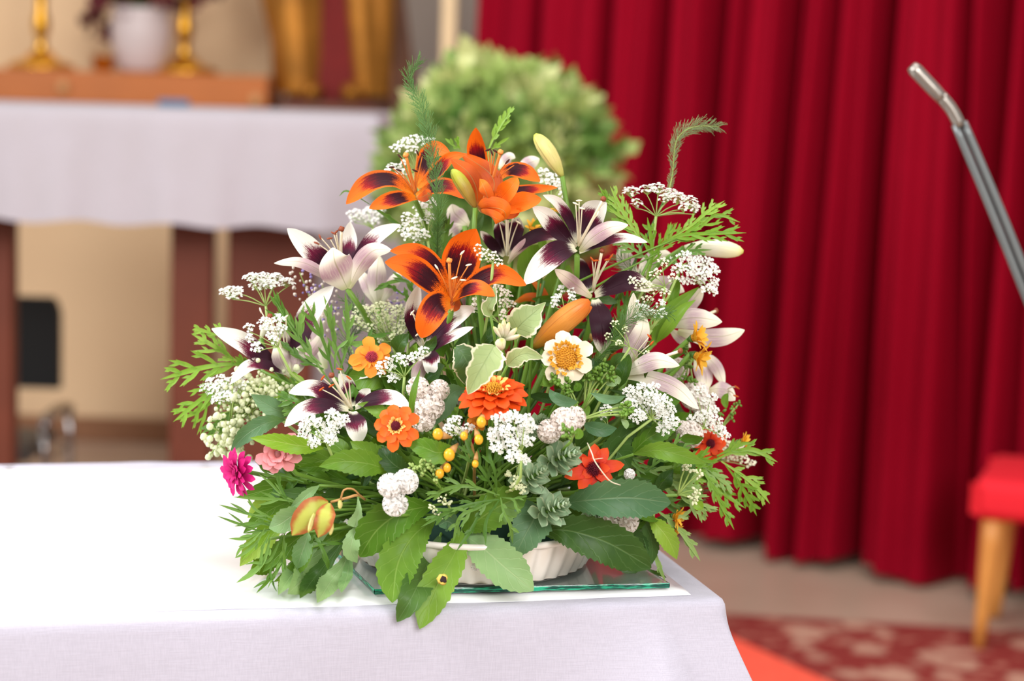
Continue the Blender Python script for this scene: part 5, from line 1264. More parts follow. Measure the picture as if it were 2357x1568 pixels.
sprig('light green leaf hanging right over the front of the dish', [([(1072, 1234, 0), (1112, 1262, -.03), (1164, 1308, -.045), (1228, 1360, -.05)], 88, 'leaf_grey')], -.165, group='large hanging leaves', prof=LANCE, tilt=(.1, .2))
sprig('mid green leaf pointing up right above the dish rim', [([(1070, 1224, 0), (1110, 1190, -.02), (1160, 1160, -.02), (1213, 1138, -.01)], 80)], -.17, group='large hanging leaves', prof=LANCE)
sprig('dark square-ended leaf over the dish right of centre', [([(1240, 1165, 0), (1228, 1196, -.02), (1205, 1240, -.03), (1183, 1286, -.03)], 88, 'leaf_blue')], -.165, group='large hanging leaves', prof=[(0, .4), (.1, .9), (.4, 1), (.7, .7), (.9, .3), (1, .02)])
sprig('longest dark green leaf pointing down right over the glass plate', [([(1246, 1222, 0), (1310, 1222, -.03), (1400, 1250, -.03), (1499, 1308, -.015)], 92, 'leaf_deep')], -.165, group='large hanging leaves', teeth=18, prof=LANCE)
sprig('broad dark blue-green leaf lying flat below the scarlet zinnia', [([(1302, 1158, 0), (1370, 1150, -.03), (1450, 1146, -.03), (1544, 1158, -.01)], 84, 'leaf_blue')], -.18, group='large hanging leaves', teeth=18, prof=LANCE)
sprig('bright narrow green leaf pointing right under the right lace flower', [([(1458, 1046, 0), (1510, 1036, -.02), (1560, 1046, -.02), (1626, 1068, -.0)], 40)], -.15, group='narrow serrated leaves')
sprig('pair of dark leaves rising behind the scarlet zinnia', [([(1450, 1050, 0), (1490, 1010, -.01), (1540, 985, 0), (1570, 975, 0)], 50), ([(1400, 1060, 0), (1430, 1010, 0), (1470, 985, 0), (1500, 970, 0)], 50, 'leaf_deep')], -.10, group='narrow serrated leaves')
sprig('dark leaves around the scarlet zinnia', [([(1330, 1140, .02), (1370, 1140, .01), (1440, 1120, 0), (1500, 1105, 0)], 60, 'leaf_deep'), ([(1380, 1060, .03), (1420, 1040, .03), (1450, 1080, .02)], 70, 'leaf_deep'), ([(1362, 1030, .0), (1340, 1060, .0), (1310, 1090, 0), (1290, 1120, 0)], 34, 'leaf_deep')], -.15, group='narrow serrated leaves')
LL = 'serrated leaves at the lower left'
sprig('fan of serrated leaves in the left above the hellebore', [
    ([(892, 1082, 0), (850, 1068, -.02), (790, 1062, -.03), (734, 1074, -.03)], 58),
    ([(905, 1090, .01), (870, 1060, 0), (835, 1035, 0), (806, 1016, 0)], 58),
    ([(944, 1088, 0), (915, 1075, -.01), (890, 1052, -.01), (874, 1026, 0)], 46, 'leaf_deep')], -.19, group=LL)
sprig('yellow-green leaf with a brown tip over the pink zinnia', [([(745, 1032, 0), (690, 1026, -.02), (635, 1016, -.02), (576, 1008, -.01)], 40, 'leaf_lime')], -.19, group=LL)
sprig('grey-green leaves drooping left above the magenta zinnia', [([(655, 966, 0), (610, 975, -.02), (565, 1002, -.02), (530, 1040, -.01)], 40, 'leaf_blue'), ([(676, 952, .01), (640, 944, 0), (605, 925, 0), (578, 908, 0)], 44, 'leaf_blue')], -.13, group=LL)
sprig('bright green leaf left of the yellow buds', [([(1048, 1030, 0), (1010, 1042, -.02), (975, 1030, -.02), (934, 1020, -.01)], 50)], -.21, group=LL)
sprig('dark leaves between the orange zinnia and the vermilion one', [([(1070, 896, .02), (1040, 905, .01), (1018, 946, .0), (1000, 980, 0)], 46, 'leaf_blue'), ([(920, 960, 0), (880, 950, -.01), (850, 935, 0), (822, 930, 0)], 30, 'leaf'), ([(905, 1010, .02), (870, 985, .02), (840, 960, .02), (815, 955, .02)], 42, 'leaf_deep')], -.16, group=LL)
sprig('narrow curled leaf standing beside the white balls left of centre', [([(950, 965, 0), (948, 930, -.01), (955, 890, -.01), (968, 850, 0)], 15)], -.19, group=LL, teeth=0)
sprig('round light green leaf under the amber zinnia', [([(905, 880, 0), (870, 868, -.01), (835, 870, -.01), (800, 884, 0)], 60, 'leaf'), ([(890, 900, 0), (880, 892, -.01), (862, 892, 0)], 26, 'leaf')], -.10, group=LL, teeth=0, prof=OVAL)
sprig('pale broad leaf behind the far left lily', [([(700, 910, 0), (660, 900, 0), (620, 885, 0), (585, 892, 0)], 62, 'leaf_lime')], .02, group=LL)
sprig('layered leaves under the pink and magenta zinnias', [
    ([(800, 1062, .0), (740, 1060, 0), (690, 1082, 0), (640, 1086, 0)], 62),
    ([(810, 1110, .0), (750, 1100, 0), (680, 1110, 0), (545, 1146, 0)], 66),
    ([(860, 1130, .02), (800, 1150, .01), (740, 1180, 0), (690, 1200, 0)], 80, 'leaf_deep'),
    ([(830, 1085, .02), (800, 1110, .02), (770, 1140, .02)], 70)], -.12, group=LL)
sprig('grey-green leaf resting left of the hellebore', [([(700, 1176, .0), (672, 1188, -.01), (645, 1206, -.01), (619, 1216, 0)], 50, 'leaf_grey'), ([(735, 1118, 0), (712, 1135, -.01), (690, 1155, -.01), (668, 1170, 0)], 24, 'leaf_grey')], -.20, group=LL, teeth=9)
sprig('big grey-green leaf sweeping down to the cloth at lower left', [([(800, 1238, 0), (762, 1270, -.02), (712, 1320, -.025), (662, 1368, -.02)], 74, 'leaf_grey'), ([(810, 1210, .02), (760, 1240, 0), (720, 1270, 0), (680, 1300, 0)], 70, 'leaf')], -.13, group=LL)
sprig('pointed pale leaf touching the cloth below the dish at left', [([(806, 1262, 0), (790, 1300, -.015), (760, 1340, -.02), (730, 1388, -.02)], 48, 'leaf_grey')], -.16, group=LL)
sprig('narrow pale leaf hanging just left of the glass corner', [([(806, 1258, 0), (804, 1295, -.01), (798, 1330, -.015), (786, 1365, -.01)], 30, 'leaf_grey')], -.17, group=LL)
sprig('pale leaves hanging by the left rim of the dish', [([(822, 1210, 0), (812, 1240, -.01), (808, 1270, -.01), (822, 1296, 0)], 38, 'leaf_grey'), ([(824, 1146, 0), (826, 1170, -.01), (822, 1195, -.01), (818, 1214, -.01)], 38, 'leaf_grey', dict(prof=[(0, .05), (.5, .4), (.85, 1), (.97, .9), (1, .3)])), ([(710, 1226, 0), (702, 1252, -.01), (692, 1280, -.01), (684, 1310, 0)], 42, 'leaf_grey')], -.19, group=LL, teeth=9)
sprig('yellow-green leaves low at the far left on the cloth', [([(655, 1218, 0), (625, 1228, 0), (585, 1262, 0), (552, 1304, 0)], 54, 'leaf_lime'), ([(685, 1300, 0), (672, 1320, 0), (655, 1345, 0), (640, 1366, 0)], 38, 'leaf_lime'), ([(660, 1240, .01), (630, 1270, .01), (600, 1300, .01), (575, 1318, .01)], 60, 'leaf'), ([(640, 1150, .01), (610, 1160, .01), (585, 1180, .01), (570, 1192, .01)], 40, 'leaf_lime'), ([(720, 1240, .01), (700, 1262, .01), (680, 1270, .01), (640, 1270, .01)], 50, 'leaf')], -.12, group=LL)
sprig('long lance leaves fanning down left onto the cloth', [
    ([(770, 1190, 0), (720, 1215, -.01), (660, 1260, -.02), (604, 1318, -.02)], 46, 'leaf'), ([(760, 1220, 0), (720, 1260, -.01), (680, 1310, -.02), (640, 1370, -.02)], 40, 'leaf_grey'),
    ([(720, 1170, 0), (660, 1190, -.01), (600, 1235, -.01), (556, 1290, -.01)], 42, 'leaf_lime'), ([(800, 1230, -.01), (760, 1285, -.02), (720, 1335, -.03), (690, 1378, -.03)], 40, 'leaf_deep'),
    ([(690, 1150, 0), (640, 1165, 0), (600, 1190, 0), (560, 1228, 0)], 40, 'leaf'), ([(780, 1160, -.01), (740, 1165, -.02), (700, 1140, -.02), (640, 1132, -.01)], 36, 'leaf_deep'),
    ([(720, 1260, -.02), (700, 1290, -.03), (668, 1318, -.03), (630, 1340, -.03)], 30, 'leaf')], -.15, group=LL, teeth=11)
RG = 'leaves at the right'
sprig('yellow-green pointed leaf low at the right', [([(1492, 1190, 0), (1518, 1215, -.01), (1540, 1245, -.01), (1558, 1288, 0)], 46, 'leaf_lime')], -.10, group=RG)
sprig('broad green lily leaf arching above the pale lilies at right', [([(1500, 800, .0), (1520, 740, 0), (1560, 700, 0), (1610, 660, 0)], 34, 'leaf'), ([(1510, 790, 0), (1540, 750, -.02), (1570, 712, -.02), (1602, 690, -.01)], 28, 'cut'), ([(1545, 730, .01), (1548, 690, .01), (1556, 655, .01), (1565, 630, 0)], 26, 'leaf')], -.02, group=RG, teeth=0)
sprig('dark leaf lying on the glass plate at the right', [([(1478, 1300, 0), (1455, 1312, 0), (1430, 1306, 0), (1410, 1304, 0)], 24, 'leaf_deep'), ([(1486, 1306, 0), (1500, 1315, 0), (1520, 1322, 0), (1534, 1330, 0)], 10, 'leaf_deep')], -.09, group=RG, teeth=9)
sprig('dark drooping leaves at the right edge of the dish', [([(1440, 1215, 0), (1462, 1240, 0), (1470, 1275, 0), (1466, 1310, 0)], 50, 'leaf_deep'), ([(1475, 1190, 0), (1496, 1230, 0), (1502, 1270, 0), (1500, 1300, 0)], 36, 'leaf_deep'), ([(1460, 1200, .02), (1440, 1230, .02), (1430, 1250, .02)], 50, 'leaf')], -.10, group=RG)
sprig('sage-green smooth leaves right of the feverfew balls', [([(1342, 975, 0), (1365, 985, -.01), (1392, 990, -.01), (1420, 986, 0)], 32, 'leaf_blue'), ([(1330, 925, 0), (1300, 925, -.01), (1275, 912, -.01), (1265, 896, 0)], 26, 'leaf_blue'), ([(1360, 905, 0), (1390, 918, -.01), (1415, 920, -.01), (1440, 912, 0)], 20, 'leaf_blue')], -.18, group=RG, teeth=0)
sprig('olive broad leaves behind the dark lily in the centre', [([(1200, 640, .0), (1215, 610, 0), (1240, 585, 0), (1265, 570, 0)], 60, 'leaf'), ([(1260, 700, 0), (1275, 660, 0), (1300, 630, 0), (1310, 610, 0)], 60, 'leaf'), ([(1220, 700, 0), (1230, 660, 0), (1240, 630, 0)], 50, 'leaf_deep'), ([(1250, 560, 0), (1240, 530, 0), (1270, 505, 0), (1290, 500, 0)], 40, 'leaf'), ([(1090, 830, 0), (1070, 820, 0), (1055, 790, 0), (1040, 770, 0)], 40, 'leaf_deep')], .03, group=RG, teeth=0, prof=OVAL)
VG = 'cream-edged leaves'
vp = [(0, .12), (.1, .55), (.25, .95), (.4, 1), (.5, .72), (.62, .8), (.75, .5), (.88, .34), (1, .02)]
sprig('large cream-edged leaf hanging above the vermilion zinnia', [([(1138, 796, 0), (1120, 828, -.02), (1100, 862, -.025), (1077, 908, -.02)], 74, 'leaf_varieg')], -.20, group=VG, prof=vp, teeth=7)
sprig('cream-edged leaf pointing right beside the long orange bud', [([(1186, 762, 0), (1205, 742, -.01), (1228, 722, -.01), (1256, 696, 0)], 72, 'leaf_varieg', dict(prof=[(0, .3), (.15, .9), (.35, 1), (.6, .8), (.72, .35), (1, .02)])), ([(1226, 742, 0), (1236, 740, 0), (1246, 744, 0)], 18, 'leaf_varieg')], -.15, group=VG, prof=vp, teeth=7)
sprig('narrow cream-edged leaf pointing right above the vermilion zinnia', [([(1168, 842, 0), (1190, 822, -.01), (1215, 815, -.015), (1250, 825, -.01)], 42, 'leaf_varieg')], -.18, group=VG, prof=vp, teeth=6)
sprig('curled cream-edged leaf under the right petal of the big orange lily', [([(1130, 728, 0), (1122, 712, -.005), (1132, 690, -.01), (1139, 660, 0)], 30, 'leaf_varieg')], -.16, group=VG, prof=vp, teeth=5)
sprig('dark leaf with cream edge left of the large cream-edged one', [([(1048, 800, 0), (1068, 820, -.01), (1078, 850, -.01), (1072, 886, 0)], 66, 'leaf_varieg_dark')], -.15, group=VG, prof=OVAL, teeth=6)
# cream bud cluster of the cream-edged plant
root = thing('cream_bud_cluster', 'cluster of cream striped buds between the cream-edged leaves', 'flower buds', P(1158, 790, -.17))
for a, b, wd in (((1158, 775), (1150, 745), 13), ((1162, 778), (1172, 742), 13), ((1164, 780), (1190, 755), 12), ((1162, 782), (1198, 772), 11), ((1154, 778), (1136, 752), 10), ((1152, 802), (1154, 782), 24), ((1160, 770), (1160, 735), 11)):
    mb = MB(); A_ = P(*a, -.175); B_ = P(*b, -.19); tube(mb, [A_, A_.lerp(B_, .5), B_], wd * px() * .5, n=9, sides=12, prof=[(0, .4), (.3, .9), (.6, 1), (.85, .7), (1, .15)], rib=.12); mb.build('bud_head', M['bud_cream'], root)
add_stem(root, [(1152, 802, -.17), (1150, 860, -.15)], .002, 'stem_pale')

# ---- feathery cut leaves
CL = 'feathery cut leaves'
cutsprig('bright cut leaves fanning out at the far left', [
    ([(600, 852, 0), (540, 838, 0), (460, 848, -.01), (368, 874, -.01)], dict(Lf=.30, W=11, lobes=4)),
    ([(560, 842, 0), (520, 815, 0), (480, 790, 0), (440, 768, 0)], dict(W=9, Lf=.34, lobes=3)),
    ([(500, 772, 0), (480, 765, 0), (455, 758, 0), (442, 760, 0)], dict(W=8, lobes=2)),
    ([(520, 790, 0), (510, 770, 0), (498, 752, 0), (490, 745, 0)], dict(W=7, lobes=2)),
    ([(560, 860, 0), (500, 890, -.01), (450, 930, -.01), (398, 972, -.01)], dict(W=9, Lf=.30, lobes=4)),
    ([(540, 880, 0), (500, 915, 0), (450, 950, 0), (402, 968, 0)], dict(W=8, lobes=3)),
    ([(590, 850, 0), (560, 835, 0), (540, 820, 0)], dict(W=8, lobes=2)),
    ([(545, 925, 0), (520, 955, -.01), (495, 978, -.01), (464, 998, 0)], dict(W=9, mat='cut_deep', Lf=.3))], -.03, group=CL)
cutsprig('fresh green cut leaf standing behind the topmost orange lily', [([(1124, 345, 0), (1140, 310, 0), (1160, 275, 0), (1184, 244, 0)], dict(W=9, Lf=.22, lobes=5, ang=28)), ([(1130, 345, 0), (1150, 330, 0), (1172, 316, 0)], dict(W=6, lobes=1)), ([(1060, 345, 0), (1054, 330, 0), (1053, 312, 0)], dict(W=6, lobes=2)), ([(1052, 342, 0), (1038, 330, 0), (1024, 318, 0)], dict(W=6, lobes=1)), ([(1035, 348, 0), (1028, 345, 0), (1018, 335, 0)], dict(W=5, lobes=1))], .03, group=CL)
cutsprig('tall light green cut leaves spreading at the upper right', [
    ([(1500, 590, 0), (1550, 548, 0), (1620, 538, -.01), (1718, 536, -.01)], dict(W=8, Lf=.26, lobes=4, ang=30)),
    ([(1560, 560, 0), (1610, 525, 0), (1650, 495, 0), (1704, 512, 0)], dict(W=7, Lf=.26)),
    ([(1540, 550, 0), (1590, 520, 0), (1625, 490, 0), (1668, 462, 0)], dict(W=7, Lf=.25)),
    ([(1500, 580, 0), (1460, 530, 0), (1430, 480, 0), (1404, 428, 0)], dict(W=8, Lf=.25, lobes=5, ang=30)),
    ([(1480, 560, 0), (1440, 520, 0), (1410, 480, 0), (1376, 424, 0)], dict(W=8, Lf=.2, lobes=4, ang=26)),
    ([(1500, 600, 0), (1530, 560, 0), (1560, 540, 0), (1580, 520, 0)], dict(W=7)),
    ([(1490, 640, 0), (1500, 600, 0), (1500, 560, 0), (1490, 500, 0)], dict(W=8, Lf=.25)),
    ([(1500, 610, 0), (1540, 600, 0), (1580, 580, 0), (1640, 575, 0)], dict(W=7, Lf=.22, mat='cut_deep')),
    ([(1495, 600, 0), (1460, 575, 0), (1435, 560, 0), (1415, 560, 0)], dict(W=7, mat='cut_deep'))], -.03, group=CL, lobes=4)
for k in range(3):
    a = [(1300, 670), (1330, 650), (1440, 650)][k]; b = [(1560, 545), (1570, 590), (1640, 560)][k]
root = thing('long_stalks', 'two long straight pale stalks crossing towards the upper right leaves', 'stems', P(1300, 672, -.03))
for a, b in (((1290, 668), (1560, 548)), ((1320, 690), (1520, 580)), ((1440, 700), (1600, 560))):
    mb = MB(); tube(mb, [P(*a, -.03), P((a[0] + b[0]) / 2, (a[1] + b[1]) / 2 - 3, -.04), P(*b, -.03)], .0015, .001, n=8, sides=6); mb.build('stalk', M['stem'], root)
cutsprig('bright cut leaves hanging out at the lower right', [
    ([(1640, 1062, 0), (1690, 1040, 0), (1735, 1036, 0), (1790, 1064, 0)], dict(W=10, Lf=.26, lobes=3, ang=30)),
    ([(1650, 1050, 0), (1680, 1035, 0), (1710, 1022, 0), (1735, 1020, 0)], dict(W=8, lobes=1)),
    ([(1660, 1062, 0), (1705, 1092, 0), (1745, 1125, 0), (1772, 1160, 0)], dict(W=9, Lf=.26, lobes=4)),
    ([(1670, 1070, 0), (1700, 1110, 0), (1725, 1150, 0), (1742, 1188, 0)], dict(W=9, Lf=.26, lobes=4)),
    ([(1600, 1060, 0), (1635, 1110, -.01), (1660, 1160, -.01), (1690, 1220, -.01)], dict(W=9, Lf=.2, lobes=4, ang=26)),
    ([(1600, 1080, 0), (1640, 1110, 0), (1670, 1140, 0), (1715, 1170, 0)], dict(W=9, Lf=.26)),
    ([(1590, 1060, 0), (1630, 1080, 0), (1660, 1105, 0), (1690, 1130, 0)], dict(W=10, Lf=.3, mat='cut_pale'))], -.06, group=CL)
cutsprig('pale cut leaves massed under the bright narrow leaf at right', [
    ([(1470, 1070, 0), (1500, 1085, -.01), (1540, 1110, -.01), (1600, 1120, -.01)], dict(W=10)),
    ([(1500, 1130, 0), (1540, 1125, 0), (1580, 1115, 0), (1610, 1100, 0)], dict(W=9)),
    ([(1500, 1060, .01), (1550, 1080, .01), (1590, 1100, .01), (1620, 1130, .01)], dict(W=9, mat='cut')),
    ([(1520, 1100, 0), (1560, 1080, 0), (1600, 1065, 0), (1640, 1050, 0)], dict(W=9, mat='cut')),
    ([(1540, 1130, 0), (1580, 1140, -.01), (1610, 1165, -.01), (1630, 1190, 0)], dict(W=9)),
    ([(1500, 1160, 0), (1550, 1165, 0), (1580, 1160, 0), (1625, 1150, 0)], dict(W=10, mat='cut_deep')),
    ([(1560, 1090, .02), (1600, 1090, .02), (1650, 1080, .02)], dict(W=12, mat='cut'))], -.08, 'cut_pale', group=CL)
cutsprig('cut leaves drooping past the table edge at lower right', [
    ([(1505, 1170, 0), (1545, 1200, -.01), (1580, 1240, -.01), (1612, 1292, -.01)], dict(W=10, Lf=.22, lobes=3, ang=26)),
    ([(1508, 1170, 0), (1500, 1230, 0), (1512, 1290, 0), (1532, 1340, 0)], dict(W=9, Lf=.12, lobes=2, ang=22)),
    ([(1520, 1185, 0), (1550, 1192, -.01), (1575, 1185, -.01), (1596, 1168, 0)], dict(W=8, Lf=.2, lobes=1))], -.09, 'cut_pale', group=CL)
cutsprig('spidery green cut leaf spreading in the lower centre', [
    ([(1143, 1140, 0), (1118, 1095, -.01), (1085, 1045, -.015), (1064, 990, -.01)], dict(W=8, Lf=.26, lobes=3, ang=28)),
    ([(1143, 1140, 0), (1140, 1090, -.02), (1125, 1040, -.02), (1140, 990, -.01)], dict(W=7, Lf=.2, lobes=2, ang=24)),
    ([(1143, 1120, 0), (1128, 1080, -.01), (1150, 1050, -.01), (1165, 1025, 0)], dict(W=7, lobes=2)),
    ([(1150, 1140, 0), (1085, 1120, -.01), (1030, 1125, -.015), (972, 1155, -.01)], dict(W=8, Lf=.2, lobes=3, ang=26)),
    ([(1148, 1150, 0), (1090, 1160, -.01), (1030, 1180, -.015), (968, 1214, -.01)], dict(W=8, Lf=.22, lobes=3, ang=26)),
    ([(1152, 1145, 0), (1160, 1180, -.01), (1175, 1210, -.01), (1180, 1252, 0)], dict(W=7, Lf=.2, lobes=2)),
    ([(1140, 1150, 0), (1100, 1170, -.01), (1060, 1190, -.02), (1042, 1250, -.02)], dict(W=8, Lf=.24, lobes=3)),
    ([(1155, 1145, 0), (1180, 1150, -.01), (1190, 1165, -.01), (1200, 1180, 0)], dict(W=6, lobes=1)),
    ([(1120, 1140, 0), (1090, 1210, -.01), (1050, 1270, -.02)], dict(W=7, Lf=.12, lobes=2, ang=22)),
    ([(1150, 1150, 0), (1120, 1200, -.01), (1118, 1255, -.02)], dict(W=7, Lf=.12, lobes=2, ang=22))], -.20, 'cut_deep', group=CL)
cutsprig('thin dark cut leaves left of the big orange lily', [
    ([(770, 870, 0), (750, 800, 0), (725, 740, 0), (700, 690, 0)], dict(Lf=.24)), ([(780, 860, 0), (800, 790, 0), (800, 730, 0), (794, 672, 0)], dict(Lf=.2)),
    ([(760, 880, 0), (710, 810, 0), (670, 750, 0), (632, 690, 0)], dict(Lf=.2)), ([(790, 870, 0), (820, 820, 0), (850, 780, 0), (905, 765, 0)], dict(Lf=.2)),
    ([(740, 840, 0), (700, 800, 0), (690, 760, 0), (700, 700, 0)], dict(Lf=.2)), ([(770, 850, 0), (780, 800, 0), (840, 790, 0), (880, 800, 0)], dict(Lf=.2)),
    ([(745, 850, 0), (700, 830, 0), (650, 790, 0), (640, 780, 0)], dict(Lf=.2)), ([(790, 850, .01), (770, 790, .01), (760, 730, .01), (745, 680, .01)], dict(Lf=.2)),
    ([(780, 900, .01), (820, 860, .01), (840, 830, .01), (860, 800, .01)], dict(Lf=.2)), ([(760, 900, 0), (700, 880, 0), (660, 850, 0)], dict(Lf=.2, mat='cut')), 
    ([(710, 800, 0), (660, 740, 0), (640, 700, 0), (628, 665, 0)], dict(Lf=.3, lobes=3))], -.06, 'cut_deep', group=CL, W=9, lobes=3, ang=24, sub=False)
cutsprig('thin cut leaves under the upper left orange lily', [
    ([(990, 620, 0), (960, 560, 0), (920, 520, 0), (850, 470, 0)], dict(Lf=.1, lobes=2)), ([(1000, 600, 0), (1000, 540, 0), (1012, 500, 0), (1005, 460, 0)], dict(Lf=.2)),
    ([(1010, 640, 0), (1020, 580, 0), (1030, 530, 0), (1036, 490, 0)], dict(Lf=.2)), ([(930, 680, 0), (900, 660, 0), (880, 660, 0), (860, 670, 0)], dict(Lf=.14)),
    ([(960, 700, 0), (940, 650, 0), (900, 650, 0), (862, 668, 0)], dict(Lf=.2)), ([(850, 470, 0), (800, 440, 0), (780, 452, 0)], dict(Lf=.0, lobes=0, W=4)), ([(960, 720, 0), (940, 690, 0), (930, 660, 0)], dict(Lf=.2))], .01, 'cut_deep', group=CL, W=8, lobes=3, ang=26, sub=False)
cutsprig('dark cut leaf left of the lower left lily', [([(720, 930, 0), (690, 925, -.01), (660, 915, 0), (635, 905, 0)], dict(W=11, Lf=.36, lobes=3)), ([(730, 940, 0), (690, 945, 0), (650, 938, 0)], dict(W=9))], -.14, 'cut_deep', group=CL)
cutsprig('fine green cut leaves filling in right of the spurge', [
    ([(1420, 1010, 0), (1450, 1060, 0), (1490, 1090, 0), (1540, 1095, 0)], {}), ([(1440, 1120, 0), (1480, 1130, 0), (1520, 1150, 0), (1570, 1150, 0)], {}), ([(1480, 1090, 0), (1520, 1060, 0), (1560, 1030, 0), (1600, 1020, 0)], {}),
    ([(1400, 780, .05), (1420, 740, .05), (1440, 700, .05), (1445, 660, .05)], {}), ([(1380, 800, .05), (1430, 790, .05), (1470, 770, .05), (1510, 730, .05)], {}), ([(1340, 900, .05), (1340, 860, .05), (1330, 820, .05)], {})], -.09, 'cut_deep', group=CL, W=8, lobes=3, Lf=.3)
cutsprig('fine green cut leaves in the dim gap left of the cream zinnia', [
    ([(1180, 880, 0), (1190, 850, 0), (1215, 820, 0), (1240, 800, 0)], {}), ([(1220, 900, 0), (1250, 880, 0), (1260, 850, 0), (1255, 820, 0)], {}), ([(1240, 930, 0), (1260, 940, 0), (1290, 930, 0), (1310, 910, 0)], {}),
    ([(1150, 860, .03), (1155, 830, .03), (1150, 800, .03)], {}), ([(1020, 900, 0), (1040, 870, 0), (1030, 840, 0), (1045, 810, 0)], {}), ([(880, 950, 0), (900, 930, 0), (930, 900, 0), (945, 880, 0)], {})], -.04, 'cut', group=CL, W=7, lobes=3, Lf=.3)
NL = 'narrow leaves low at the left'
cutsprig('narrow grassy cut leaves reaching out left over the cloth', [
    ([(640, 1208, 0), (600, 1192, 0), (555, 1178, 0), (504, 1162, 0)], {}), ([(638, 1215, 0), (600, 1222, 0), (555, 1208, 0), (500, 1188, 0)], dict(W=5)),
    ([(640, 1216, 0), (600, 1224, 0), (565, 1240, 0), (526, 1240, 0)], {}), ([(640, 1214, 0), (600, 1205, 0), (570, 1206, 0), (540, 1212, 0)], {}),
    ([(700, 1162, 0), (650, 1150, 0), (600, 1148, 0), (538, 1144, 0)], {}), ([(690, 1158, 0), (650, 1140, 0), (620, 1110, 0), (594, 1090, 0)], dict(W=5)),
    ([(668, 1160, 0), (650, 1130, 0), (640, 1105, 0), (634, 1075, 0)], dict(W=6)), ([(640, 1200, 0), (610, 1185, 0), (585, 1170, 0), (568, 1140, 0)], dict(W=6)),
    ([(700, 1110, 0), (660, 1095, 0), (620, 1085, 0), (586, 1062, 0)], {}), ([(640, 1100, 0), (615, 1090, 0), (600, 1070, 0), (620, 1045, 0)], dict(W=6))], -.185, 'cut_deep', group=NL, W=6.5, lobes=1, Lf=.3, ang=22, sub=False)
cutsprig('narrow grassy cut leaves drooping down to the cloth', [
    ([(622, 1240, 0), (608, 1290, 0), (580, 1320, 0), (544, 1342, 0)], dict(W=11)), ([(660, 1260, 0), (645, 1300, 0), (620, 1335, 0), (590, 1366, 0)], {}),
    ([(660, 1250, 0), (650, 1290, 0), (630, 1330, 0), (616, 1355, 0)], {}), ([(610, 1215, 0), (590, 1250, 0), (560, 1275, 0), (540, 1285, 0)], {}),
    ([(600, 1225, 0), (575, 1250, 0), (555, 1262, 0), (542, 1284, 0)], {}), ([(655, 1220, -.01), (652, 1260, -.01), (655, 1300, 0), (652, 1332, 0)], {}),
    ([(722, 1232, -.01), (740, 1260, -.02), (752, 1290, -.02), (756, 1312, -.01)], dict(W=9)), ([(722, 1232, -.01), (710, 1262, -.01), (690, 1280, -.01)], {}),
    ([(722, 1246, -.01), (750, 1250, -.01), (790, 1252, 0)], dict(W=7)), ([(620, 1230, 0), (605, 1262, 0), (600, 1300, 0), (596, 1320, 0)], {}),
    ([(630, 1290, 0), (622, 1320, 0), (630, 1345, 0), (638, 1362, 0)], {}), ([(650, 1230, 0), (620, 1290, 0), (580, 1296, 0), (565, 1300, 0)], {})], -.19, 'cut_deep', group=NL, W=6.5, lobes=1, Lf=.22, ang=20, sub=False)
# ---- asparagus ferns
fern('tallest thin fern frond rising above the whole bouquet', [(1003, 640, .0), (1008, 520, -.09), (1004, 420, -.1), (990, 330, -.09), (968, 240, -.07), (946, 200, -.06), (944, 168, -.06), (966, 140, -.06)], -.0, 30, 'needle', 1.1, lean=.55)
fern('pale fern frond curling over at the upper right', [(1540, 440, 0), (1548, 400, 0), (1552, 350, 0), (1560, 318, 0), (1585, 296, 0), (1618, 290, 0), (1655, 292, 0)], .0, 24, 'needle_pale', 1.4, 3, lean=.5)
fern('dark fern frond crossing the pale mauve lily', [(1350, 850, 0), (1400, 800, -.01), (1430, 750, -.015), (1480, 718, -.02), (1545, 722, -.02)], -.10, 26, 'needle', 1.1, 8)
fern('fine fern frond under the big orange lily at left', [(820, 860, 0), (800, 790, 0), (830, 730, 0), (800, 690, 0)], .0, 34, 'needle', 1.0, 12)
fern('fine fern frond behind the lace flower at upper left', [(1010, 680, 0), (995, 620, 0), (990, 560, 0), (975, 520, 0)], .02, 34, 'needle', 1.0, 15)
fern('fine fern frond at the right under the cut leaves', [(1480, 700, 0), (1470, 650, 0), (1440, 610, 0), (1420, 585, 0)], .0, 30, 'needle', .9, 19)
fern('fine fern frond left of the centre lace flower', [(930, 840, 0), (905, 800, 0), (930, 760, 0), (940, 730, 0)], .01, 36, 'needle', .9, 23)
fern('fine fern frond behind the lower right cut leaves', [(1480, 1120, 0), (1530, 1110, 0), (1580, 1120, 0), (1620, 1135, 0)], -.03, 34, 'needle_pale', 1.0, 29)
# ---- spurge
spurge('left spurge sprig pointing right in the lower centre', (1195, 1120), (1250, 1082), 48, -.20)
spurge('upper spurge sprig pointing right beside the scarlet zinnia', (1255, 1070), (1325, 1042), 52, -.20)
spurge('lowest spurge sprig pointing right above the longest leaf', (1235, 1185), (1300, 1160), 50, -.20)
spurge('highest spurge sprig behind the centre lace flower', (1225, 1000), (1252, 962), 36, -.15, n=34)
spurge('dim spurge sprig half hidden under the flat blue-green leaf', (1350, 1190), (1400, 1185), 34, -.13, n=30)
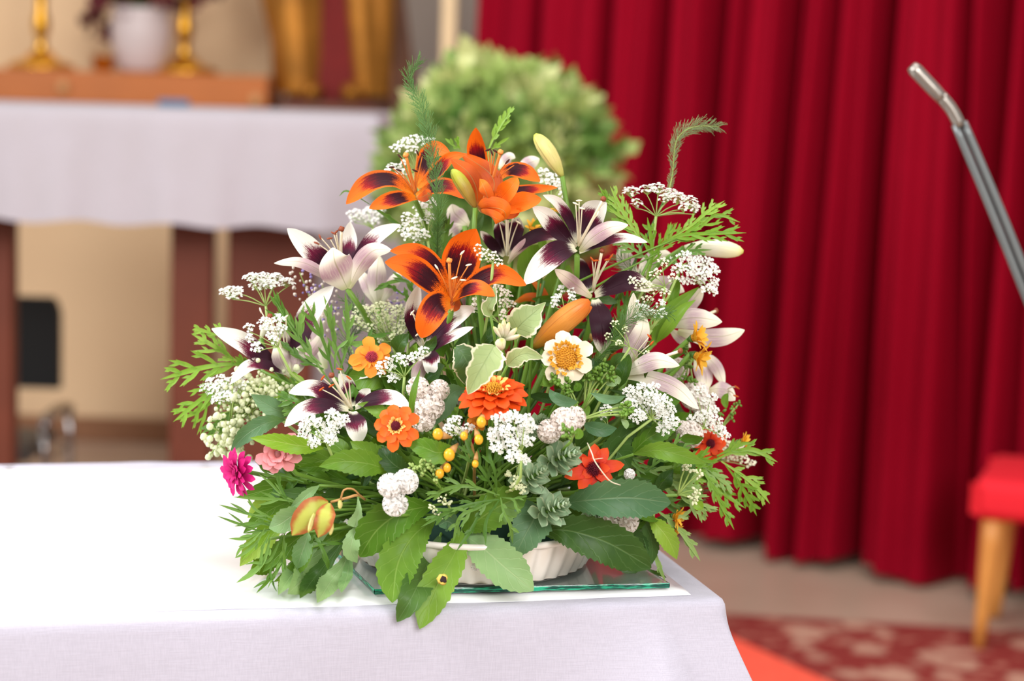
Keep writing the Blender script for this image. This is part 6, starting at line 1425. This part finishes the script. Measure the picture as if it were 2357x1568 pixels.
# ---- bud sprays
budcluster('green bud spray under the cream zinnia', (1335, 960), -.17, [(1288, 880), (1305, 885), (1278, 872), (1310, 900)], leafs=[([(1322, 900), (1330, 890), (1328, 880)], 18), ([(1270, 890), (1262, 875), (1270, 862)], 26)], fl='stem', leafmat='leaf')
budcluster('green bud spray right of the cream zinnia', (1345, 940), -.15, [(1370, 850), (1390, 835), (1360, 862), (1400, 855), (1345, 850), (1380, 868), (1405, 868), (1352, 870)], leafs=[([(1395, 885), (1408, 880), (1420, 875), (1425, 885)], 22), ([(1350, 876), (1365, 880), (1376, 878)], 12), ([(1360, 900), (1370, 902), (1378, 900)], 10)], fl='stem', leafmat='leaf_grey')
budcluster('curved bud spray pointing right with a small grey leaf', (1330, 968), -.18, [(1440, 935), (1432, 955), (1445, 945)], leafs=[([(1410, 936), (1420, 942), (1435, 950), (1440, 952)], 30), ([(1430, 965), (1440, 975), (1442, 988)], 14)], fl='stem', leafmat='leaf_grey')
budcluster('knobbly green bud spray between the feverfew trio and yellow buds', (1015, 1125), -.22, [(965, 1070), (985, 1062), (975, 1090), (995, 1078), (1000, 1100), (950, 1075)], fl='stem_pale', mat='stem', r=4)
budcluster('tiny bud spray on the feverfew balls', (1315, 1015), -.235, [(1300, 985), (1318, 995), (1305, 1005)], fl='stem', per=7, rad=8, leafs=[([(1325, 1010), (1332, 1000), (1330, 985)], 20)], leafmat='leaf')
budcluster('pale green bud spray at the right among the cut leaves', (1560, 1140), -.12, [(1590, 1080), (1605, 1130), (1595, 1150), (1610, 1090), (1580, 1070), (1600, 1145)], fl='floret_green', r=3.5, leafs=[([(1600, 1150), (1605, 1160), (1618, 1172)], 24)], leafmat='leaf_lime')
budcluster('small seed heads below the fan of serrated leaves', (1040, 1190), -.20, [(1000, 1170), (1010, 1185), (1030, 1160), (1020, 1150)], fl='floret_green', r=3, leafs=[([(1010, 1210), (1030, 1200), (1052, 1215)], 44)], leafmat='leaf_blue')
budcluster('green bud spray at the far right behind the drooping lily', (1650, 1000), .0, [(1690, 940), (1700, 930), (1685, 960), (1660, 950)], fl='stem', r=3.5, per=6, leafs=[([(1672, 940), (1668, 920), (1676, 905)], 18)], leafmat='leaf')
budcluster('green buds between the pale lilies and yellow flowers', (1590, 830), -.0, [(1575, 800), (1585, 820), (1582, 840), (1580, 870), (1595, 878), (1560, 880)], fl='stem', r=4, per=8, leafs=[([(1540, 830), (1560, 815), (1585, 800)], 14)], leafmat='leaf')
# violet statice
for lab, pts, d in (('thin pale statice twig at left above the lace flower', [(730, 760), (722, 710), (705, 665), (690, 628)], .03), ('violet statice twigs behind the greenish lace flower', [(860, 780), (850, 730), (880, 700), (930, 690)], .06), ('violet statice twig behind the upper left white lily stem', [(800, 780), (770, 740), (750, 690), (742, 655)], .05)):
    root = thing('statice_twig', lab, 'flower', P(pts[0][0], pts[0][1], d), 'statice twigs'); mb = MB(); tube(mb, [P(x, y, d) for x, y in pts], .0009, .0005, n=12, sides=5); mb.build('stem', M['stem_pale'], root); mb = MB(); m2 = MB(); rnd = random.Random(int(pts[0][0]))
    cs = crom([P(x, y, d) for x, y in pts], 30)
    for k in range(60):
        c = cs[int(rnd.random() ** .7 * 29)] + RX * rnd.uniform(-.016, .016) + UP * rnd.uniform(-.01, .01)
        blob(mb if k % 3 else m2, c, rnd.uniform(.0012, .0022), k, .2, 6, 4)
    mb.build('calyx_heads', M['floret_pink'], root, kind='stuff'); m2.build('violet_heads', M['purple'], root, kind='stuff')
    add_stem(root, [(pts[0][0], pts[0][1], d)], .001, 'stem_pale')
# dry tendril over the scarlet zinnia
root = thing('dry_tendril', 'thin dry cream tendril lying across the scarlet zinnia', 'tendril', P(1362, 1050, -.24))
mb = MB(); tube(mb, [P(1352, 1020, -.235), P(1363, 1045, -.25), P(1368, 1060, -.252), P(1385, 1085, -.252), P(1405, 1108, -.25), P(1428, 1117, -.24)], .0006, n=16, sides=5); tube(mb, [P(1366, 1058, -.25), P(1378, 1056, -.252), P(1388, 1055, -.25)], .0003, n=5, sides=4); mb.build('fibre', M['fil_cream'], root)

# ---- inner foliage that closes the bouquet's heart
rnd = random.Random(21)
def core(x, y):                             # outline of the leafy heart, in picture pixels
    tab = [(470, 1120, 1180), (560, 1050, 1330), (640, 1010, 1440), (720, 985, 1470), (800, 900, 1500), (860, 790, 1540), (920, 720, 1600), (1000, 670, 1640), (1100, 615, 1620), (1180, 610, 1560), (1240, 640, 1500)]
    for (y0, a0, b0), (y1, a1, b1) in zip(tab, tab[1:]):
        if y0 <= y <= y1:
            f = (y - y0) / (y1 - y0); return a0 + (a1 - a0) * f < x < b0 + (b1 - b0) * f
    return False
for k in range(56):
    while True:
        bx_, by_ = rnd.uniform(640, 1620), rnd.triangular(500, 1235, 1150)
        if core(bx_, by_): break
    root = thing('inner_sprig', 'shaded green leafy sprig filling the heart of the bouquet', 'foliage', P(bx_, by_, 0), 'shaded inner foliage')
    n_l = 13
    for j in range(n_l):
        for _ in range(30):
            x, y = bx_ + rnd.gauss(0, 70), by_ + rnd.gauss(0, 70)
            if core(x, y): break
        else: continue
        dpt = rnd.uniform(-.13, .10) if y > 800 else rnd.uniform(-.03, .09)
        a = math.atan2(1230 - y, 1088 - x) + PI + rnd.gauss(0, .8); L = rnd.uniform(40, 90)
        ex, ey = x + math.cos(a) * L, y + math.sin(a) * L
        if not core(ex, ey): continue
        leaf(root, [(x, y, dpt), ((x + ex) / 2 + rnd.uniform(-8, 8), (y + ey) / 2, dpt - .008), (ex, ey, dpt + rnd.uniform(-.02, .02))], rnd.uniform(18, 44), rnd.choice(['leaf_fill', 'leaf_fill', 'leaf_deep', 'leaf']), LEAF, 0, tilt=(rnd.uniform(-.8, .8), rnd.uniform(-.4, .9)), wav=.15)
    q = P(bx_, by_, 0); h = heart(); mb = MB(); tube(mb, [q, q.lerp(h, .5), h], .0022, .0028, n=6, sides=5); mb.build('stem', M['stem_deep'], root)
